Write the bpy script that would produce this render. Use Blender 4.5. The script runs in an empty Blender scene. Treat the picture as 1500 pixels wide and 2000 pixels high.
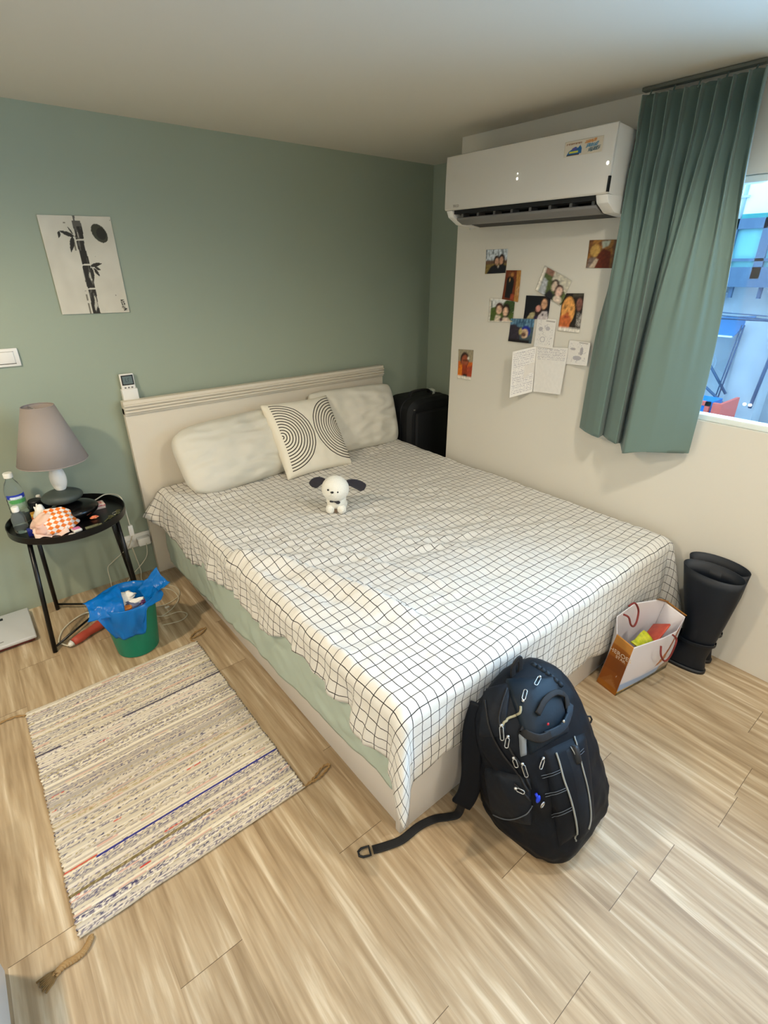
import bpy, bmesh, math, random
from mathutils import Vector, Matrix, noise
from mathutils.bvhtree import BVHTree
random.seed(7)
SC = bpy.context.scene
COL = SC.collection
PI = math.pi

# ---------------------------------------------------------------- camera
F = 1000.8
R = [[0.7743022671611992, -0.6328146909031891, -0.001251417518258191],
     [-0.2732680496981932, -0.3325815994427379, -0.9026151188210557],
     [0.5707719089819063, 0.6992389053015456, -0.43044672286799757]]
CAM = Vector((-0.637, -0.709, 1.5))
cd = bpy.data.cameras.new('camera'); cam = bpy.data.objects.new('camera', cd); COL.objects.link(cam)
cam.matrix_world = Matrix(((R[0][0], -R[1][0], -R[2][0], CAM.x), (R[0][1], -R[1][1], -R[2][1], CAM.y),
                           (R[0][2], -R[1][2], -R[2][2], CAM.z), (0, 0, 0, 1)))
cd.sensor_fit = 'VERTICAL'; cd.sensor_height = 36; cd.sensor_width = 27; cd.lens = F*36/2000; cd.clip_start = .02
SC.camera = cam

def ray(u, v):
    a, b = (u-750)/F, (v-1000)/F
    return Vector([R[0][i]*a+R[1][i]*b+R[2][i] for i in range(3)])
def atz(u, v, z): d = ray(u, v); return CAM+d*((z-CAM.z)/d.z)
def atx(u, v, x): d = ray(u, v); return CAM+d*((x-CAM.x)/d.x)
def aty(u, v, y): d = ray(u, v); return CAM+d*((y-CAM.y)/d.y)

# ---------------------------------------------------------------- materials
def lin(c):
    c = [x/255 for x in c]
    return tuple((x/12.92 if x <= .04045 else ((x+.055)/1.055)**2.4) for x in c)
def mat(name, col, rough=.6, metal=0, bump=None, spec=.5, trans=0, emit=None, ior=1.45, alpha=1, sheen=0, mottle=None, sss=0):
    m = bpy.data.materials.new(name); m.use_nodes = True
    nt = m.node_tree; b = nt.nodes['Principled BSDF']
    b.inputs['Base Color'].default_value = (*lin(col), 1)
    b.inputs['Roughness'].default_value = rough; b.inputs['Metallic'].default_value = metal
    b.inputs['Specular IOR Level'].default_value = spec; b.inputs['IOR'].default_value = ior
    b.inputs['Transmission Weight'].default_value = trans; b.inputs['Alpha'].default_value = alpha
    b.inputs['Sheen Weight'].default_value = sheen
    if emit: b.inputs['Emission Color'].default_value = (*lin(col), 1); b.inputs['Emission Strength'].default_value = emit
    if bump or mottle:
        tc = nt.nodes.new('ShaderNodeTexCoord')
    if bump:
        n = nt.nodes.new('ShaderNodeTexNoise'); n.inputs['Scale'].default_value = bump[0]; n.inputs['Detail'].default_value = 4
        bp = nt.nodes.new('ShaderNodeBump'); bp.inputs['Strength'].default_value = bump[1]; bp.inputs['Distance'].default_value = bump[2] if len(bump) > 2 else .002
        nt.links.new(tc.outputs['Object'], n.inputs['Vector']); nt.links.new(n.outputs['Fac'], bp.inputs['Height']); nt.links.new(bp.outputs[0], b.inputs['Normal'])
    if mottle:
        n = nt.nodes.new('ShaderNodeTexNoise'); n.inputs['Scale'].default_value = mottle[0]; n.inputs['Detail'].default_value = 5
        r = nt.nodes.new('ShaderNodeValToRGB'); r.color_ramp.elements[0].position = .35; r.color_ramp.elements[1].position = .65
        r.color_ramp.elements[0].color = (*lin(col), 1); r.color_ramp.elements[1].color = (*lin(mottle[1]), 1)
        nt.links.new(tc.outputs['Object'], n.inputs['Vector']); nt.links.new(n.outputs['Fac'], r.inputs['Fac']); nt.links.new(r.outputs[0], b.inputs['Base Color'])
    return m
def attrmat(name, rough=.6, bump=None, spec=.4):
    m = mat(name, (200, 200, 200), rough, bump=bump, spec=spec); nt = m.node_tree
    a = nt.nodes.new('ShaderNodeAttribute'); a.attribute_name = 'paint'
    nt.links.new(a.outputs['Color'], nt.nodes['Principled BSDF'].inputs['Base Color']); return m

M_WGREEN = mat('green_wall_paint', (152, 163, 146), .5, bump=(60, .06, .001))
M_WWHITE = mat('white_wall_paint', (212, 207, 195), .55, bump=(60, .06, .001))
M_CEIL = mat('ceiling_paint', (212, 206, 192), .6, bump=(30, .05, .001))
M_WOODW = mat('white_laminate', (208, 202, 194), .35)
M_HEADB = mat('cream_laminate', (212, 204, 188), .4)
M_PILLOW = mat('white_pillow_cotton', (214, 210, 198), .9, bump=(25, .25, .004), mottle=(3, (206, 203, 190)))
M_SHEET = mat('sage_sheet', (176, 188, 174), .85, bump=(14, .25, .004))
M_BLACK = mat('black_metal', (14, 13, 14), .3, metal=.2)
M_PLASTW = mat('white_plastic', (228, 226, 220), .3)
M_PLASTG = mat('grey_plastic', (120, 118, 116), .4)
M_DARK = mat('dark_plastic', (18, 20, 24), .5)
M_GLOSSW = mat('gloss_white_panel', (212, 208, 200), .12, spec=.5)
M_NAVY = mat('black_nylon', (9, 14, 22), .6, bump=(160, .3, .001), spec=.22)
M_NAVY2 = mat('dark_navy_nylon', (15, 27, 38), .5, bump=(160, .3, .001), spec=.25)
M_NAVY3 = mat('charcoal_nylon', (17, 22, 30), .62, bump=(160, .3, .001), spec=.25)
M_WEB = mat('black_webbing', (16, 15, 17), .7, bump=(400, .4, .001))
M_METAL = mat('zip_metal', (190, 190, 188), .3, metal=.9)
M_PIPING = mat('grey_piping', (140, 142, 138), .6)
M_STITCH = mat('grey_stitching', (78, 84, 92), .7)
M_CURT = mat('green_curtain', (100, 121, 114), .85, bump=(300, .15, .001), sheen=.2)
M_BOOT = mat('navy_rubber_boot', (4, 14, 26), .5, bump=(12, .1, .003))
M_ROPE = mat('jute_cord', (160, 128, 84), .9, bump=(300, .8, .002))
M_CABLE = mat('white_cable', (206, 200, 180), .5)
M_SHADE = mat('grey_lamp_fabric', (150, 140, 134), .85, bump=(400, .2, .0006))
M_STONE = mat('grey_stone', (62, 70, 66), .5, bump=(60, .1, .001))
M_STONEB = mat('black_stone', (9, 9, 10), .25)
M_GREENP = mat('green_bin_plastic', (6, 122, 96), .38)
def bagblue():
    m = mat('blue_bag_film', (6, 120, 205), .28, bump=(22, .5, .006))
    nt = m.node_tree; b = nt.nodes['Principled BSDF']
    t = nt.nodes.new('ShaderNodeBsdfTranslucent'); t.inputs[0].default_value = (*lin((0, 130, 215)), 1)
    mx = nt.nodes.new('ShaderNodeMixShader'); mx.inputs[0].default_value = .3
    nt.links.new(b.outputs[0], mx.inputs[1]); nt.links.new(t.outputs[0], mx.inputs[2]); nt.links.new(mx.outputs[0], nt.nodes['Material Output'].inputs[0])
    return m
M_BLUEBAG = bagblue()
M_TISSUE = mat('white_tissue', (238, 236, 228), .95, bump=(60, .5, .003))
M_PLUSH = mat('white_plush', (236, 233, 222), 1, bump=(220, .9, .003), sheen=.4)
M_PLUSHB = mat('charcoal_plush', (40, 38, 46), 1, bump=(260, .7, .002), sheen=.3)
M_KRAFTIN = mat('bag_inner_paper', (222, 216, 214), .6)
M_PLASTBOTTLE = mat('clear_bottle_plastic', (225, 235, 235), .08, trans=.92, ior=1.2)
M_WATER = mat('water', (235, 245, 245), .02, trans=1, ior=1.33)
M_RED = mat('red_wrapper', (190, 50, 40), .35)
M_YEL = mat('yellow_wrapper', (205, 200, 40), .35, mottle=(60, (150, 160, 30)))
M_PAINT = attrmat('printed_paper', .45)
M_PAPER = attrmat('matte_paper', .8)

# ---------------------------------------------------------------- mesh helpers
MW = {}
def mw(o): return MW.get(o.name, Matrix.Identity(4))
def thing(name, label, cat, loc=(0, 0, 0), rotz=0, group=None, rot=None):
    o = bpy.data.objects.new(name, None); COL.objects.link(o)
    o.empty_display_size = .05; o.location = loc
    e = rot if rot else (0, 0, rotz); o.rotation_euler = e
    from mathutils import Euler
    MW[o.name] = Matrix.Translation(Vector(loc)) @ Euler(e).to_matrix().to_4x4()
    o['label'] = label; o['category'] = cat
    if group: o['group'] = group
    return o
def tag(o, label, cat, group=None, kind=None):
    o['label'] = label; o['category'] = cat
    if group: o['group'] = group
    if kind: o['kind'] = kind
    return o
def obj(name, vf, m, parent=None, local=False, smooth=True, uvs=None, cols=None, label=None, origin=None, autos=None, solid=None):
    """one mesh object; world-space verts unless local=True"""
    vs, fs = vf[0], vf[1]
    mats = m if isinstance(m, (list, tuple)) else [m]
    me = bpy.data.meshes.new(name); o = bpy.data.objects.new(name, me); COL.objects.link(o)
    vs = [Vector(v) for v in vs]
    base = Matrix.Identity(4)
    if parent is not None:
        o.parent = parent; base = mw(parent)
        MW[o.name] = base
        if not local:
            inv = base.inverted(); vs = [inv @ v for v in vs]
    elif origin is not None:
        o.location = origin; MW[o.name] = Matrix.Translation(Vector(origin)); vs = [v-Vector(origin) for v in vs]
    elif not local:
        if vs:
            lo = Vector((min(v.x for v in vs), min(v.y for v in vs), min(v.z for v in vs))); hi = Vector((max(v.x for v in vs), max(v.y for v in vs), max(v.z for v in vs)))
            c = Vector(((lo.x+hi.x)/2, (lo.y+hi.y)/2, lo.z)); o.location = c; MW[o.name] = Matrix.Translation(c); vs = [v-c for v in vs]
    me.from_pydata([tuple(v) for v in vs], [], [tuple(f) for f in fs])
    for x in mats: me.materials.append(x)
    if len(vf) > 2 and vf[2]:
        for p, i in zip(me.polygons, vf[2]): p.material_index = i
    if uvs is not None:
        l = me.uv_layers.new(name='UVMap')
        for lp in me.loops: l.data[lp.index].uv = uvs[lp.vertex_index]
    if cols is not None:
        a = me.color_attributes.new('paint', 'FLOAT_COLOR', 'POINT')
        buf = []
        for c in cols: buf += [c[0], c[1], c[2], 1]
        a.data.foreach_set('color', buf)
    if smooth: me.polygons.foreach_set('use_smooth', [True]*len(me.polygons))
    if autos is not None and smooth:
        bm = bmesh.new(); bm.from_mesh(me)
        for e in bm.edges:
            if len(e.link_faces) == 2 and e.calc_face_angle(0) > autos: e.smooth = False
        bm.to_mesh(me); bm.free()
    if solid:
        md = o.modifiers.new('thickness', 'SOLIDIFY'); md.thickness = solid; md.offset = 0
    if label: o['label'] = label
    me.update()
    return o
def join(*parts):
    V, Fc, MI = [], [], []
    for p in parts:
        n = len(V); V += list(p[0]); Fc += [[i+n for i in f] for f in p[1]]
        MI += (list(p[2]) if len(p) > 2 and p[2] else [0]*len(p[1]))
    return V, Fc, MI
def mi(p, k): return p[0], p[1], [k]*len(p[1])
def xf(p, mtx): return [mtx @ Vector(v) for v in p[0]], p[1], (p[2] if len(p) > 2 else None)
def frombm(bm):
    bm.verts.ensure_lookup_table(); bm.verts.index_update()
    r = [v.co.copy() for v in bm.verts], [[v.index for v in f.verts] for f in bm.faces]; bm.free(); return r
def box(x0, y0, z0, x1, y1, z1, bev=0, seg=2):
    bm = bmesh.new(); bmesh.ops.create_cube(bm, size=1)
    for v in bm.verts:
        v.co = Vector(((x0+x1)/2+v.co.x*(x1-x0), (y0+y1)/2+v.co.y*(y1-y0), (z0+z1)/2+v.co.z*(z1-z0)))
    if bev: bmesh.ops.bevel(bm, geom=list(bm.edges), offset=bev, segments=seg, profile=.5, affect='EDGES')
    return frombm(bm)
def prism(poly, axis, a, b, bev=0):
    """extrude a 2-D polygon along axis ('x': poly=(y,z), 'y': (x,z), 'z': (x,y))"""
    def P(p, t): return {'x': (t, p[0], p[1]), 'y': (p[0], t, p[1]), 'z': (p[0], p[1], t)}[axis]
    bm = bmesh.new(); A = [bm.verts.new(P(p, a)) for p in poly]; B = [bm.verts.new(P(p, b)) for p in poly]
    n = len(poly)
    for i in range(n): bm.faces.new((A[i], A[(i+1) % n], B[(i+1) % n], B[i]))
    bm.faces.new(A[::-1]); bm.faces.new(B)
    bmesh.ops.recalc_face_normals(bm, faces=bm.faces)
    if bev: bmesh.ops.bevel(bm, geom=list(bm.edges), offset=bev, segments=2, profile=.5, affect='EDGES')
    return frombm(bm)
def lathe(prof, seg=32, c=(0, 0, 0), cap=True):
    V, Fc = [], []
    for r, z in prof:
        for k in range(seg):
            a = 2*PI*k/seg; V.append(Vector((c[0]+r*math.cos(a), c[1]+r*math.sin(a), c[2]+z)))
    for i in range(len(prof)-1):
        for k in range(seg):
            Fc.append([i*seg+k, i*seg+(k+1) % seg, (i+1)*seg+(k+1) % seg, (i+1)*seg+k])
    if cap:
        Fc.append([k for k in range(seg)][::-1]); Fc.append([(len(prof)-1)*seg+k for k in range(seg)])
    return V, Fc
def ell(c, r, seg=24, rings=14, rot=None):
    V, Fc = [], []
    for i in range(rings+1):
        t = PI*i/rings
        for k in range(seg):
            a = 2*PI*k/seg; v = Vector((r[0]*math.sin(t)*math.cos(a), r[1]*math.sin(t)*math.sin(a), -r[2]*math.cos(t)))
            if rot: v = rot @ v
            V.append(Vector(c)+v)
    for i in range(rings):
        for k in range(seg): Fc.append([i*seg+k, i*seg+(k+1) % seg, (i+1)*seg+(k+1) % seg, (i+1)*seg+k])
    return V, Fc
def smoothpath(pts, n=6):
    pts = [Vector(p) for p in pts]; out = []
    for i in range(len(pts)-1):
        p0 = pts[max(i-1, 0)]; p1 = pts[i]; p2 = pts[i+1]; p3 = pts[min(i+2, len(pts)-1)]
        for k in range(n):
            t = k/n
            out.append(.5*((2*p1)+(p2-p0)*t+(2*p0-5*p1+4*p2-p3)*t*t+(3*p1-p0-3*p2+p3)*t**3))
    out.append(pts[-1]); return out
def tube(path, r, seg=8, closed=False, flat=None, up=None):
    """round tube, or with flat=(half width, half thickness) a strap whose thin side follows up"""
    path = [Vector(p) for p in path]; V, Fc = [], []; n = len(path)
    prev = None
    for i, p in enumerate(path):
        if closed: t = path[(i+1) % n]-path[i-1]
        else: t = path[min(i+1, n-1)]-path[max(i-1, 0)]
        if t.length < 1e-9: t = Vector((0, 0, 1))
        t.normalize()
        if up is not None: ref = up[i] if isinstance(up, list) else Vector(up)
        else: ref = prev if prev is not None else (Vector((0, 0, 1)) if abs(t.z) < .9 else Vector((1, 0, 0)))
        nn = ref-t*ref.dot(t)
        if nn.length < 1e-6: nn = t.orthogonal()
        nn.normalize(); bb = t.cross(nn); prev = nn
        rr = r[i] if isinstance(r, (list, tuple)) else r
        for k in range(seg):
            a = 2*PI*(k+.5)/seg
            if flat:
                ca, sa = math.cos(a), math.sin(a); q = .35
                V.append(p+nn*flat[1]*math.copysign(abs(ca)**q, ca)+bb*flat[0]*math.copysign(abs(sa)**q, sa))
            else: V.append(p+nn*rr*math.cos(a)+bb*rr*math.sin(a))
    m = n if closed else n-1
    for i in range(m):
        for k in range(seg):
            j = (i+1) % n
            Fc.append([i*seg+k, i*seg+(k+1) % seg, j*seg+(k+1) % seg, j*seg+k])
    if not closed: Fc.append([k for k in range(seg)][::-1]); Fc.append([(n-1)*seg+k for k in range(seg)])
    return V, Fc
def grid(nx, ny, fn):
    V = [fn(i/nx, j/ny) for j in range(ny+1) for i in range(nx+1)]
    Fc = [[j*(nx+1)+i, j*(nx+1)+i+1, (j+1)*(nx+1)+i+1, (j+1)*(nx+1)+i] for j in range(ny) for i in range(nx)]
    return V, Fc
def interp(x, xs, ys):
    if x <= xs[0]: return ys[0]
    for i in range(len(xs)-1):
        if x <= xs[i+1]:
            t = (x-xs[i])/(xs[i+1]-xs[i]); return ys[i]+(ys[i+1]-ys[i])*t
    return ys[-1]
def sm(a, b, x):
    t = max(0, min(1, (x-a)/(b-a))); return t*t*(3-2*t)
def nz(*a): return noise.noise(Vector(a))
def struct(o): o['kind'] = 'structure'; return o
def text(name, s, size, mtx, m, parent=None, ext=.0003, align='CENTER'):
    c = bpy.data.curves.new(name, 'FONT'); c.body = s; c.size = size; c.extrude = ext; c.align_x = align; c.align_y = 'CENTER'
    t = bpy.data.objects.new(name+'_tmp', c); COL.objects.link(t)
    dg = bpy.context.evaluated_depsgraph_get(); me = bpy.data.meshes.new_from_object(t.evaluated_get(dg))
    V = [mtx @ v.co for v in me.vertices]; Fc = [list(p.vertices) for p in me.polygons]
    bpy.data.objects.remove(t)
    return obj(name, (V, Fc), m, parent, smooth=False)
def frame(origin, xdir, ydir):
    x = Vector(xdir).normalized(); y = Vector(ydir); y = (y-x*y.dot(x)).normalized(); z = x.cross(y)
    return Matrix(((x.x, y.x, z.x, origin[0]), (x.y, y.y, z.y, origin[1]), (x.z, y.z, z.z, origin[2]), (0, 0, 0, 1)))
def bvh(*objs):
    V, Fc = [], []
    for o in objs:
        b = mw(o); n = len(V)
        V += [b @ v.co for v in o.data.vertices]; Fc += [[i+n for i in p.vertices] for p in o.data.polygons]
    return BVHTree.FromPolygons(V, Fc)
def hit(bv, u, v, off=.002):
    l, n, i, d = bv.ray_cast(CAM, ray(u, v).normalized())
    if l is None:
        l, n, i, d = bv.find_nearest(CAM+ray(u, v).normalized()*1.45)
    if n.dot(ray(u, v)) > 0: n = -n
    return l+n*off, n

# paint: layered primitives evaluated at u (right), v (up) in 0..1
def paintcol(prims, u, v, ns=.0, seed=0):
    c = prims[0] if not callable(prims[0]) else prims[0](u, v)
    c = list(c)
    for p in prims[1:]:
        k = p[0]
        if k == 'e':
            _, cx, cy, rx, ry, col = p[:6]; a = p[6] if len(p) > 6 else 0
            dx, dy = u-cx, v-cy; ca, sa = math.cos(a), math.sin(a)
            if ((dx*ca+dy*sa)/rx)**2+((-dx*sa+dy*ca)/ry)**2 < 1: c = list(col)
        elif k == 'r':
            _, x0, y0, x1, y1, col = p
            if x0 <= u <= x1 and y0 <= v <= y1: c = list(col)
        elif k == 'p':
            pts, col = p[1], p[2]; ins = False; j = len(pts)-1
            for i in range(len(pts)):
                if (pts[i][1] > v) != (pts[j][1] > v) and u < (pts[j][0]-pts[i][0])*(v-pts[i][1])/(pts[j][1]-pts[i][1])+pts[i][0]: ins = not ins
                j = i
            if ins: c = list(col)
        elif k == 'f':
            q = p[1](u, v)
            if q is not None: c = list(q)
    if ns:
        n = nz(u*14+seed, v*14, 3.1)*ns+nz(u*40+seed, v*40, 7)*ns*.5
        c = [max(0, min(255, x*(1+n))) for x in c]
    return lin(c)
def painted(name, corners, nx, ny, prims, m=None, parent=None, ns=0, seed=0, bow=0, nrm=(-1, 0, 0), solid=.0006, blur=0, **kw):
    TL, TR, BR, BL = [Vector(c) for c in corners]; nrm = Vector(nrm)
    def P(u, v): return BL.lerp(BR, u).lerp(TL.lerp(TR, u), v)+nrm*bow*(4*(v-.5)**2)*(1 if v < .5 else .3)
    V, Fc = grid(nx, ny, P)
    if blur:
        offs = [(0, 0), (1, .3), (-1, -.3), (.3, -1), (-.3, 1), (.6, .7), (-.6, -.7)]
        def pc(u, v):
            q = [paintcol(prims, min(1, max(0, u+a*blur)), min(1, max(0, v+b*blur)), ns, seed) for a, b in offs]; return [sum(c[k] for c in q)/len(q) for k in range(3)]
        cols = [pc(i/nx, j/ny) for j in range(ny+1) for i in range(nx+1)]
    else: cols = [paintcol(prims, i/nx, j/ny, ns, seed) for j in range(ny+1) for i in range(nx+1)]
    return obj(name, (V, Fc), m or M_PAINT, parent, cols=cols, solid=solid, **kw)

# ================================================================ ROOM
WX, WY, CZ, NX, PE = 1.535, 1.97, 2.06, 1.945, 1.355
XL, YF = -2.2, -3.2
# floor planks
def build_floor():
    pw, pl = .152, .915
    seams = {0: -.526, 1: -.249, 2: .33, 3: -.577, 4: -.05, 5: .4, -1: .42, -2: -.27, -3: -.533, -4: .064, -5: .55, -6: -.33, -7: .047, -8: .592, -9: .345, -10: .1}
    V, Fc, uv, col = [], [], [], []
    rnd = random.Random(3)
    for k in range(-18, 10):
        x0 = .438+pw*k; x1 = x0+pw
        s = seams.get(k, rnd.uniform(0, pl)); y = s-pl*math.ceil((s-(YF-.1))/pl)
        while y < WY+.05:
            ya, yb = max(y, YF-.05), min(y+pl, WY+.05)
            if yb > ya:
                n = len(V); V += [Vector((x0, ya, 0)), Vector((x1, ya, 0)), Vector((x1, yb, 0)), Vector((x0, yb, 0))]
                Fc.append([n, n+1, n+2, n+3]); uv += [(0, ya-y), (pw, ya-y), (pw, yb-y), (0, yb-y)]
                c = (rnd.random(), rnd.random(), rnd.random()); col += [c]*4
            y += pl
    m = bpy.data.materials.new('pale_wood_planks'); m.use_nodes = True; nt = m.node_tree; N = nt.nodes; L = nt.links
    b = N['Principled BSDF']; b.inputs['Roughness'].default_value = .42; b.inputs['Specular IOR Level'].default_value = .4
    uvn = N.new('ShaderNodeUVMap'); at = N.new('ShaderNodeAttribute'); at.attribute_name = 'paint'
    mul = N.new('ShaderNodeVectorMath'); mul.operation = 'MULTIPLY_ADD'; mul.inputs[1].default_value = (1, .060, 1)
    sc = N.new('ShaderNodeVectorMath'); sc.operation = 'SCALE'; sc.inputs['Scale'].default_value = 20
    L.new(at.outputs['Color'], sc.inputs[0]); L.new(uvn.outputs[0], mul.inputs[0]); L.new(sc.outputs[0], mul.inputs[2])
    def nse(scale, det, dist):
        n = N.new('ShaderNodeTexNoise'); n.inputs['Scale'].default_value = scale; n.inputs['Detail'].default_value = det; n.inputs['Distortion'].default_value = dist
        L.new(mul.outputs[0], n.inputs['Vector']); return n
    n1 = nse(40, 8, .45); n2 = nse(120, 5, .3)
    r1 = N.new('ShaderNodeValToRGB'); e = r1.color_ramp.elements
    e[0].position = .33; e[0].color = (*lin((152, 129, 99)), 1); e[1].position = .70; e[1].color = (*lin((214, 198, 172)), 1)
    q = e.new(.46); q.color = (*lin((174, 151, 120)), 1); q = e.new(.58); q.color = (*lin((187, 166, 136)), 1)
    L.new(n1.outputs['Fac'], r1.inputs['Fac'])
    r2 = N.new('ShaderNodeValToRGB'); e = r2.color_ramp.elements; e[0].position = .36; e[0].color = (.76, .74, .71, 1); e[1].position = .6; e[1].color = (1, 1, 1, 1)
    L.new(n2.outputs['Fac'], r2.inputs['Fac'])
    mx = N.new('ShaderNodeMix'); mx.data_type = 'RGBA'; mx.blend_type = 'MULTIPLY'; mx.inputs[0].default_value = .55
    L.new(r1.outputs[0], mx.inputs['A']); L.new(r2.outputs[0], mx.inputs['B'])
    # plank tone
    sp = N.new('ShaderNodeSeparateXYZ'); L.new(at.outputs['Color'], sp.inputs[0])
    mr = N.new('ShaderNodeMapRange'); mr.inputs['To Min'].default_value = .93; mr.inputs['To Max'].default_value = 1.05; L.new(sp.outputs[0], mr.inputs[0])
    mm = N.new('ShaderNodeVectorMath'); mm.operation = 'SCALE'; L.new(mx.outputs['Result'], mm.inputs[0]); L.new(mr.outputs[0], mm.inputs['Scale'])
    # seams
    su = N.new('ShaderNodeSeparateXYZ'); L.new(uvn.outputs[0], su.inputs[0])
    a1 = N.new('ShaderNodeMath'); a1.operation = 'LESS_THAN'; a1.inputs[1].default_value = .0016; L.new(su.outputs[1], a1.inputs[0])
    a2 = N.new('ShaderNodeMath'); a2.operation = 'LESS_THAN'; a2.inputs[1].default_value = .0007; L.new(su.outputs[0], a2.inputs[0])
    a3 = N.new('ShaderNodeMath'); a3.operation = 'MULTIPLY'; a3.inputs[1].default_value = .35; L.new(a2.outputs[0], a3.inputs[0])
    a4 = N.new('ShaderNodeMath'); a4.operation = 'MAXIMUM'; L.new(a1.outputs[0], a4.inputs[0]); L.new(a3.outputs[0], a4.inputs[1])
    m2 = N.new('ShaderNodeMix'); m2.data_type = 'RGBA'; L.new(a4.outputs[0], m2.inputs[0]); L.new(mm.outputs[0], m2.inputs['A']); m2.inputs['B'].default_value = (*lin((92, 74, 52)), 1)
    L.new(m2.outputs['Result'], b.inputs['Base Color'])
    bp = N.new('ShaderNodeBump'); bp.inputs['Strength'].default_value = .12; bp.inputs['Distance'].default_value = .001; L.new(n2.outputs['Fac'], bp.inputs['Height']); L.new(bp.outputs[0], b.inputs['Normal'])
    o = obj('floor', (V, Fc), m, smooth=False, uvs=uv, cols=col, origin=(0, 0, 0)); struct(o)
build_floor()
def wallbox(name, a, m): return struct(obj(name, box(*a), m, smooth=False))
wallbox('wall_back', (XL, WY, 0, NX+.12, WY+.12, CZ), M_WGREEN)
wallbox('wall_niche', (NX, PE-.02, 0, NX+.12, WY, CZ), M_WGREEN)
wallbox('ceiling', (XL-.1, YF-.1, CZ, NX+.12, WY+.12, CZ+.12), M_CEIL)
wallbox('wall_left', (XL-.12, YF, 0, XL, WY, CZ), M_WWHITE)
wallbox('wall_front', (XL-.12, YF-.12, 0, NX+.12, YF, CZ), M_WWHITE)
# right wall: white block with the window opening (glass plane near its outer face)
WB, WT, W0, W1 = .965, 1.772, -2.1, .34     # sill, head, near, far jamb
def right_wall():
    ps = [box(WX, YF, 0, NX+.12, W0, CZ), box(WX, W1, 0, NX, PE, CZ), box(NX, W1, 0, NX+.12, PE-.02, CZ),
          box(WX, W0, 0, WX+.14, W1, WB), box(WX, W0, WT, WX+.14, W1, CZ)]
    ps = [box(WX, YF, 0, WX+.14, W0, CZ), box(WX, W1, 0, WX+.14, PE, CZ), box(WX, W0, 0, WX+.14, W1, WB), box(WX, W0, WT, WX+.14, W1, CZ),
          box(WX+.14, PE-.14, 0, NX, PE, CZ)]
    struct(obj('wall_right', join(*ps), M_WWHITE, smooth=False))
right_wall()
# ================================================================ WINDOW + OUTSIDE
M_ALU = mat('pale_window_frame', (222, 228, 224), .35)
M_GLASS = bpy.data.materials.new('window_glass'); M_GLASS.use_nodes = True
nt = M_GLASS.node_tree; nt.nodes.clear()
o_ = nt.nodes.new('ShaderNodeOutputMaterial'); t_ = nt.nodes.new('ShaderNodeBsdfTransparent'); g_ = nt.nodes.new('ShaderNodeBsdfGlossy'); g_.inputs['Roughness'].default_value = .02
t_.inputs[0].default_value = (.93, .97, .98, 1); x_ = nt.nodes.new('ShaderNodeMixShader'); x_.inputs[0].default_value = .04
nt.links.new(t_.outputs[0], x_.inputs[1]); nt.links.new(g_.outputs[0], x_.inputs[2]); nt.links.new(x_.outputs[0], o_.inputs[0])
def window():
    w = bpy.data.objects.new('window_1', None); COL.objects.link(w); w.location = (WX+.07, -.88, WB); MW[w.name] = Matrix.Translation(w.location); w['kind'] = 'structure'
    fx0, fx1 = WX+.012, WX+.06; t = .022
    obj('window_frame', join(box(fx0, W0, WB, fx1, W1, WB+t, .003), box(fx0, W0, WT-t, fx1, W1, WT, .003), box(fx0, W0, WB, fx1, W0+t, WT, .003), box(fx0, W1-t, WB, fx1, W1, WT, .003)), M_ALU, w)
    obj('glass_pane', box(WX+.032, W0+.01, WB+.01, WX+.038, W1-.01, WT-.01), M_GLASS, w, smooth=False)
window()
BX = 4.6
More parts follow.
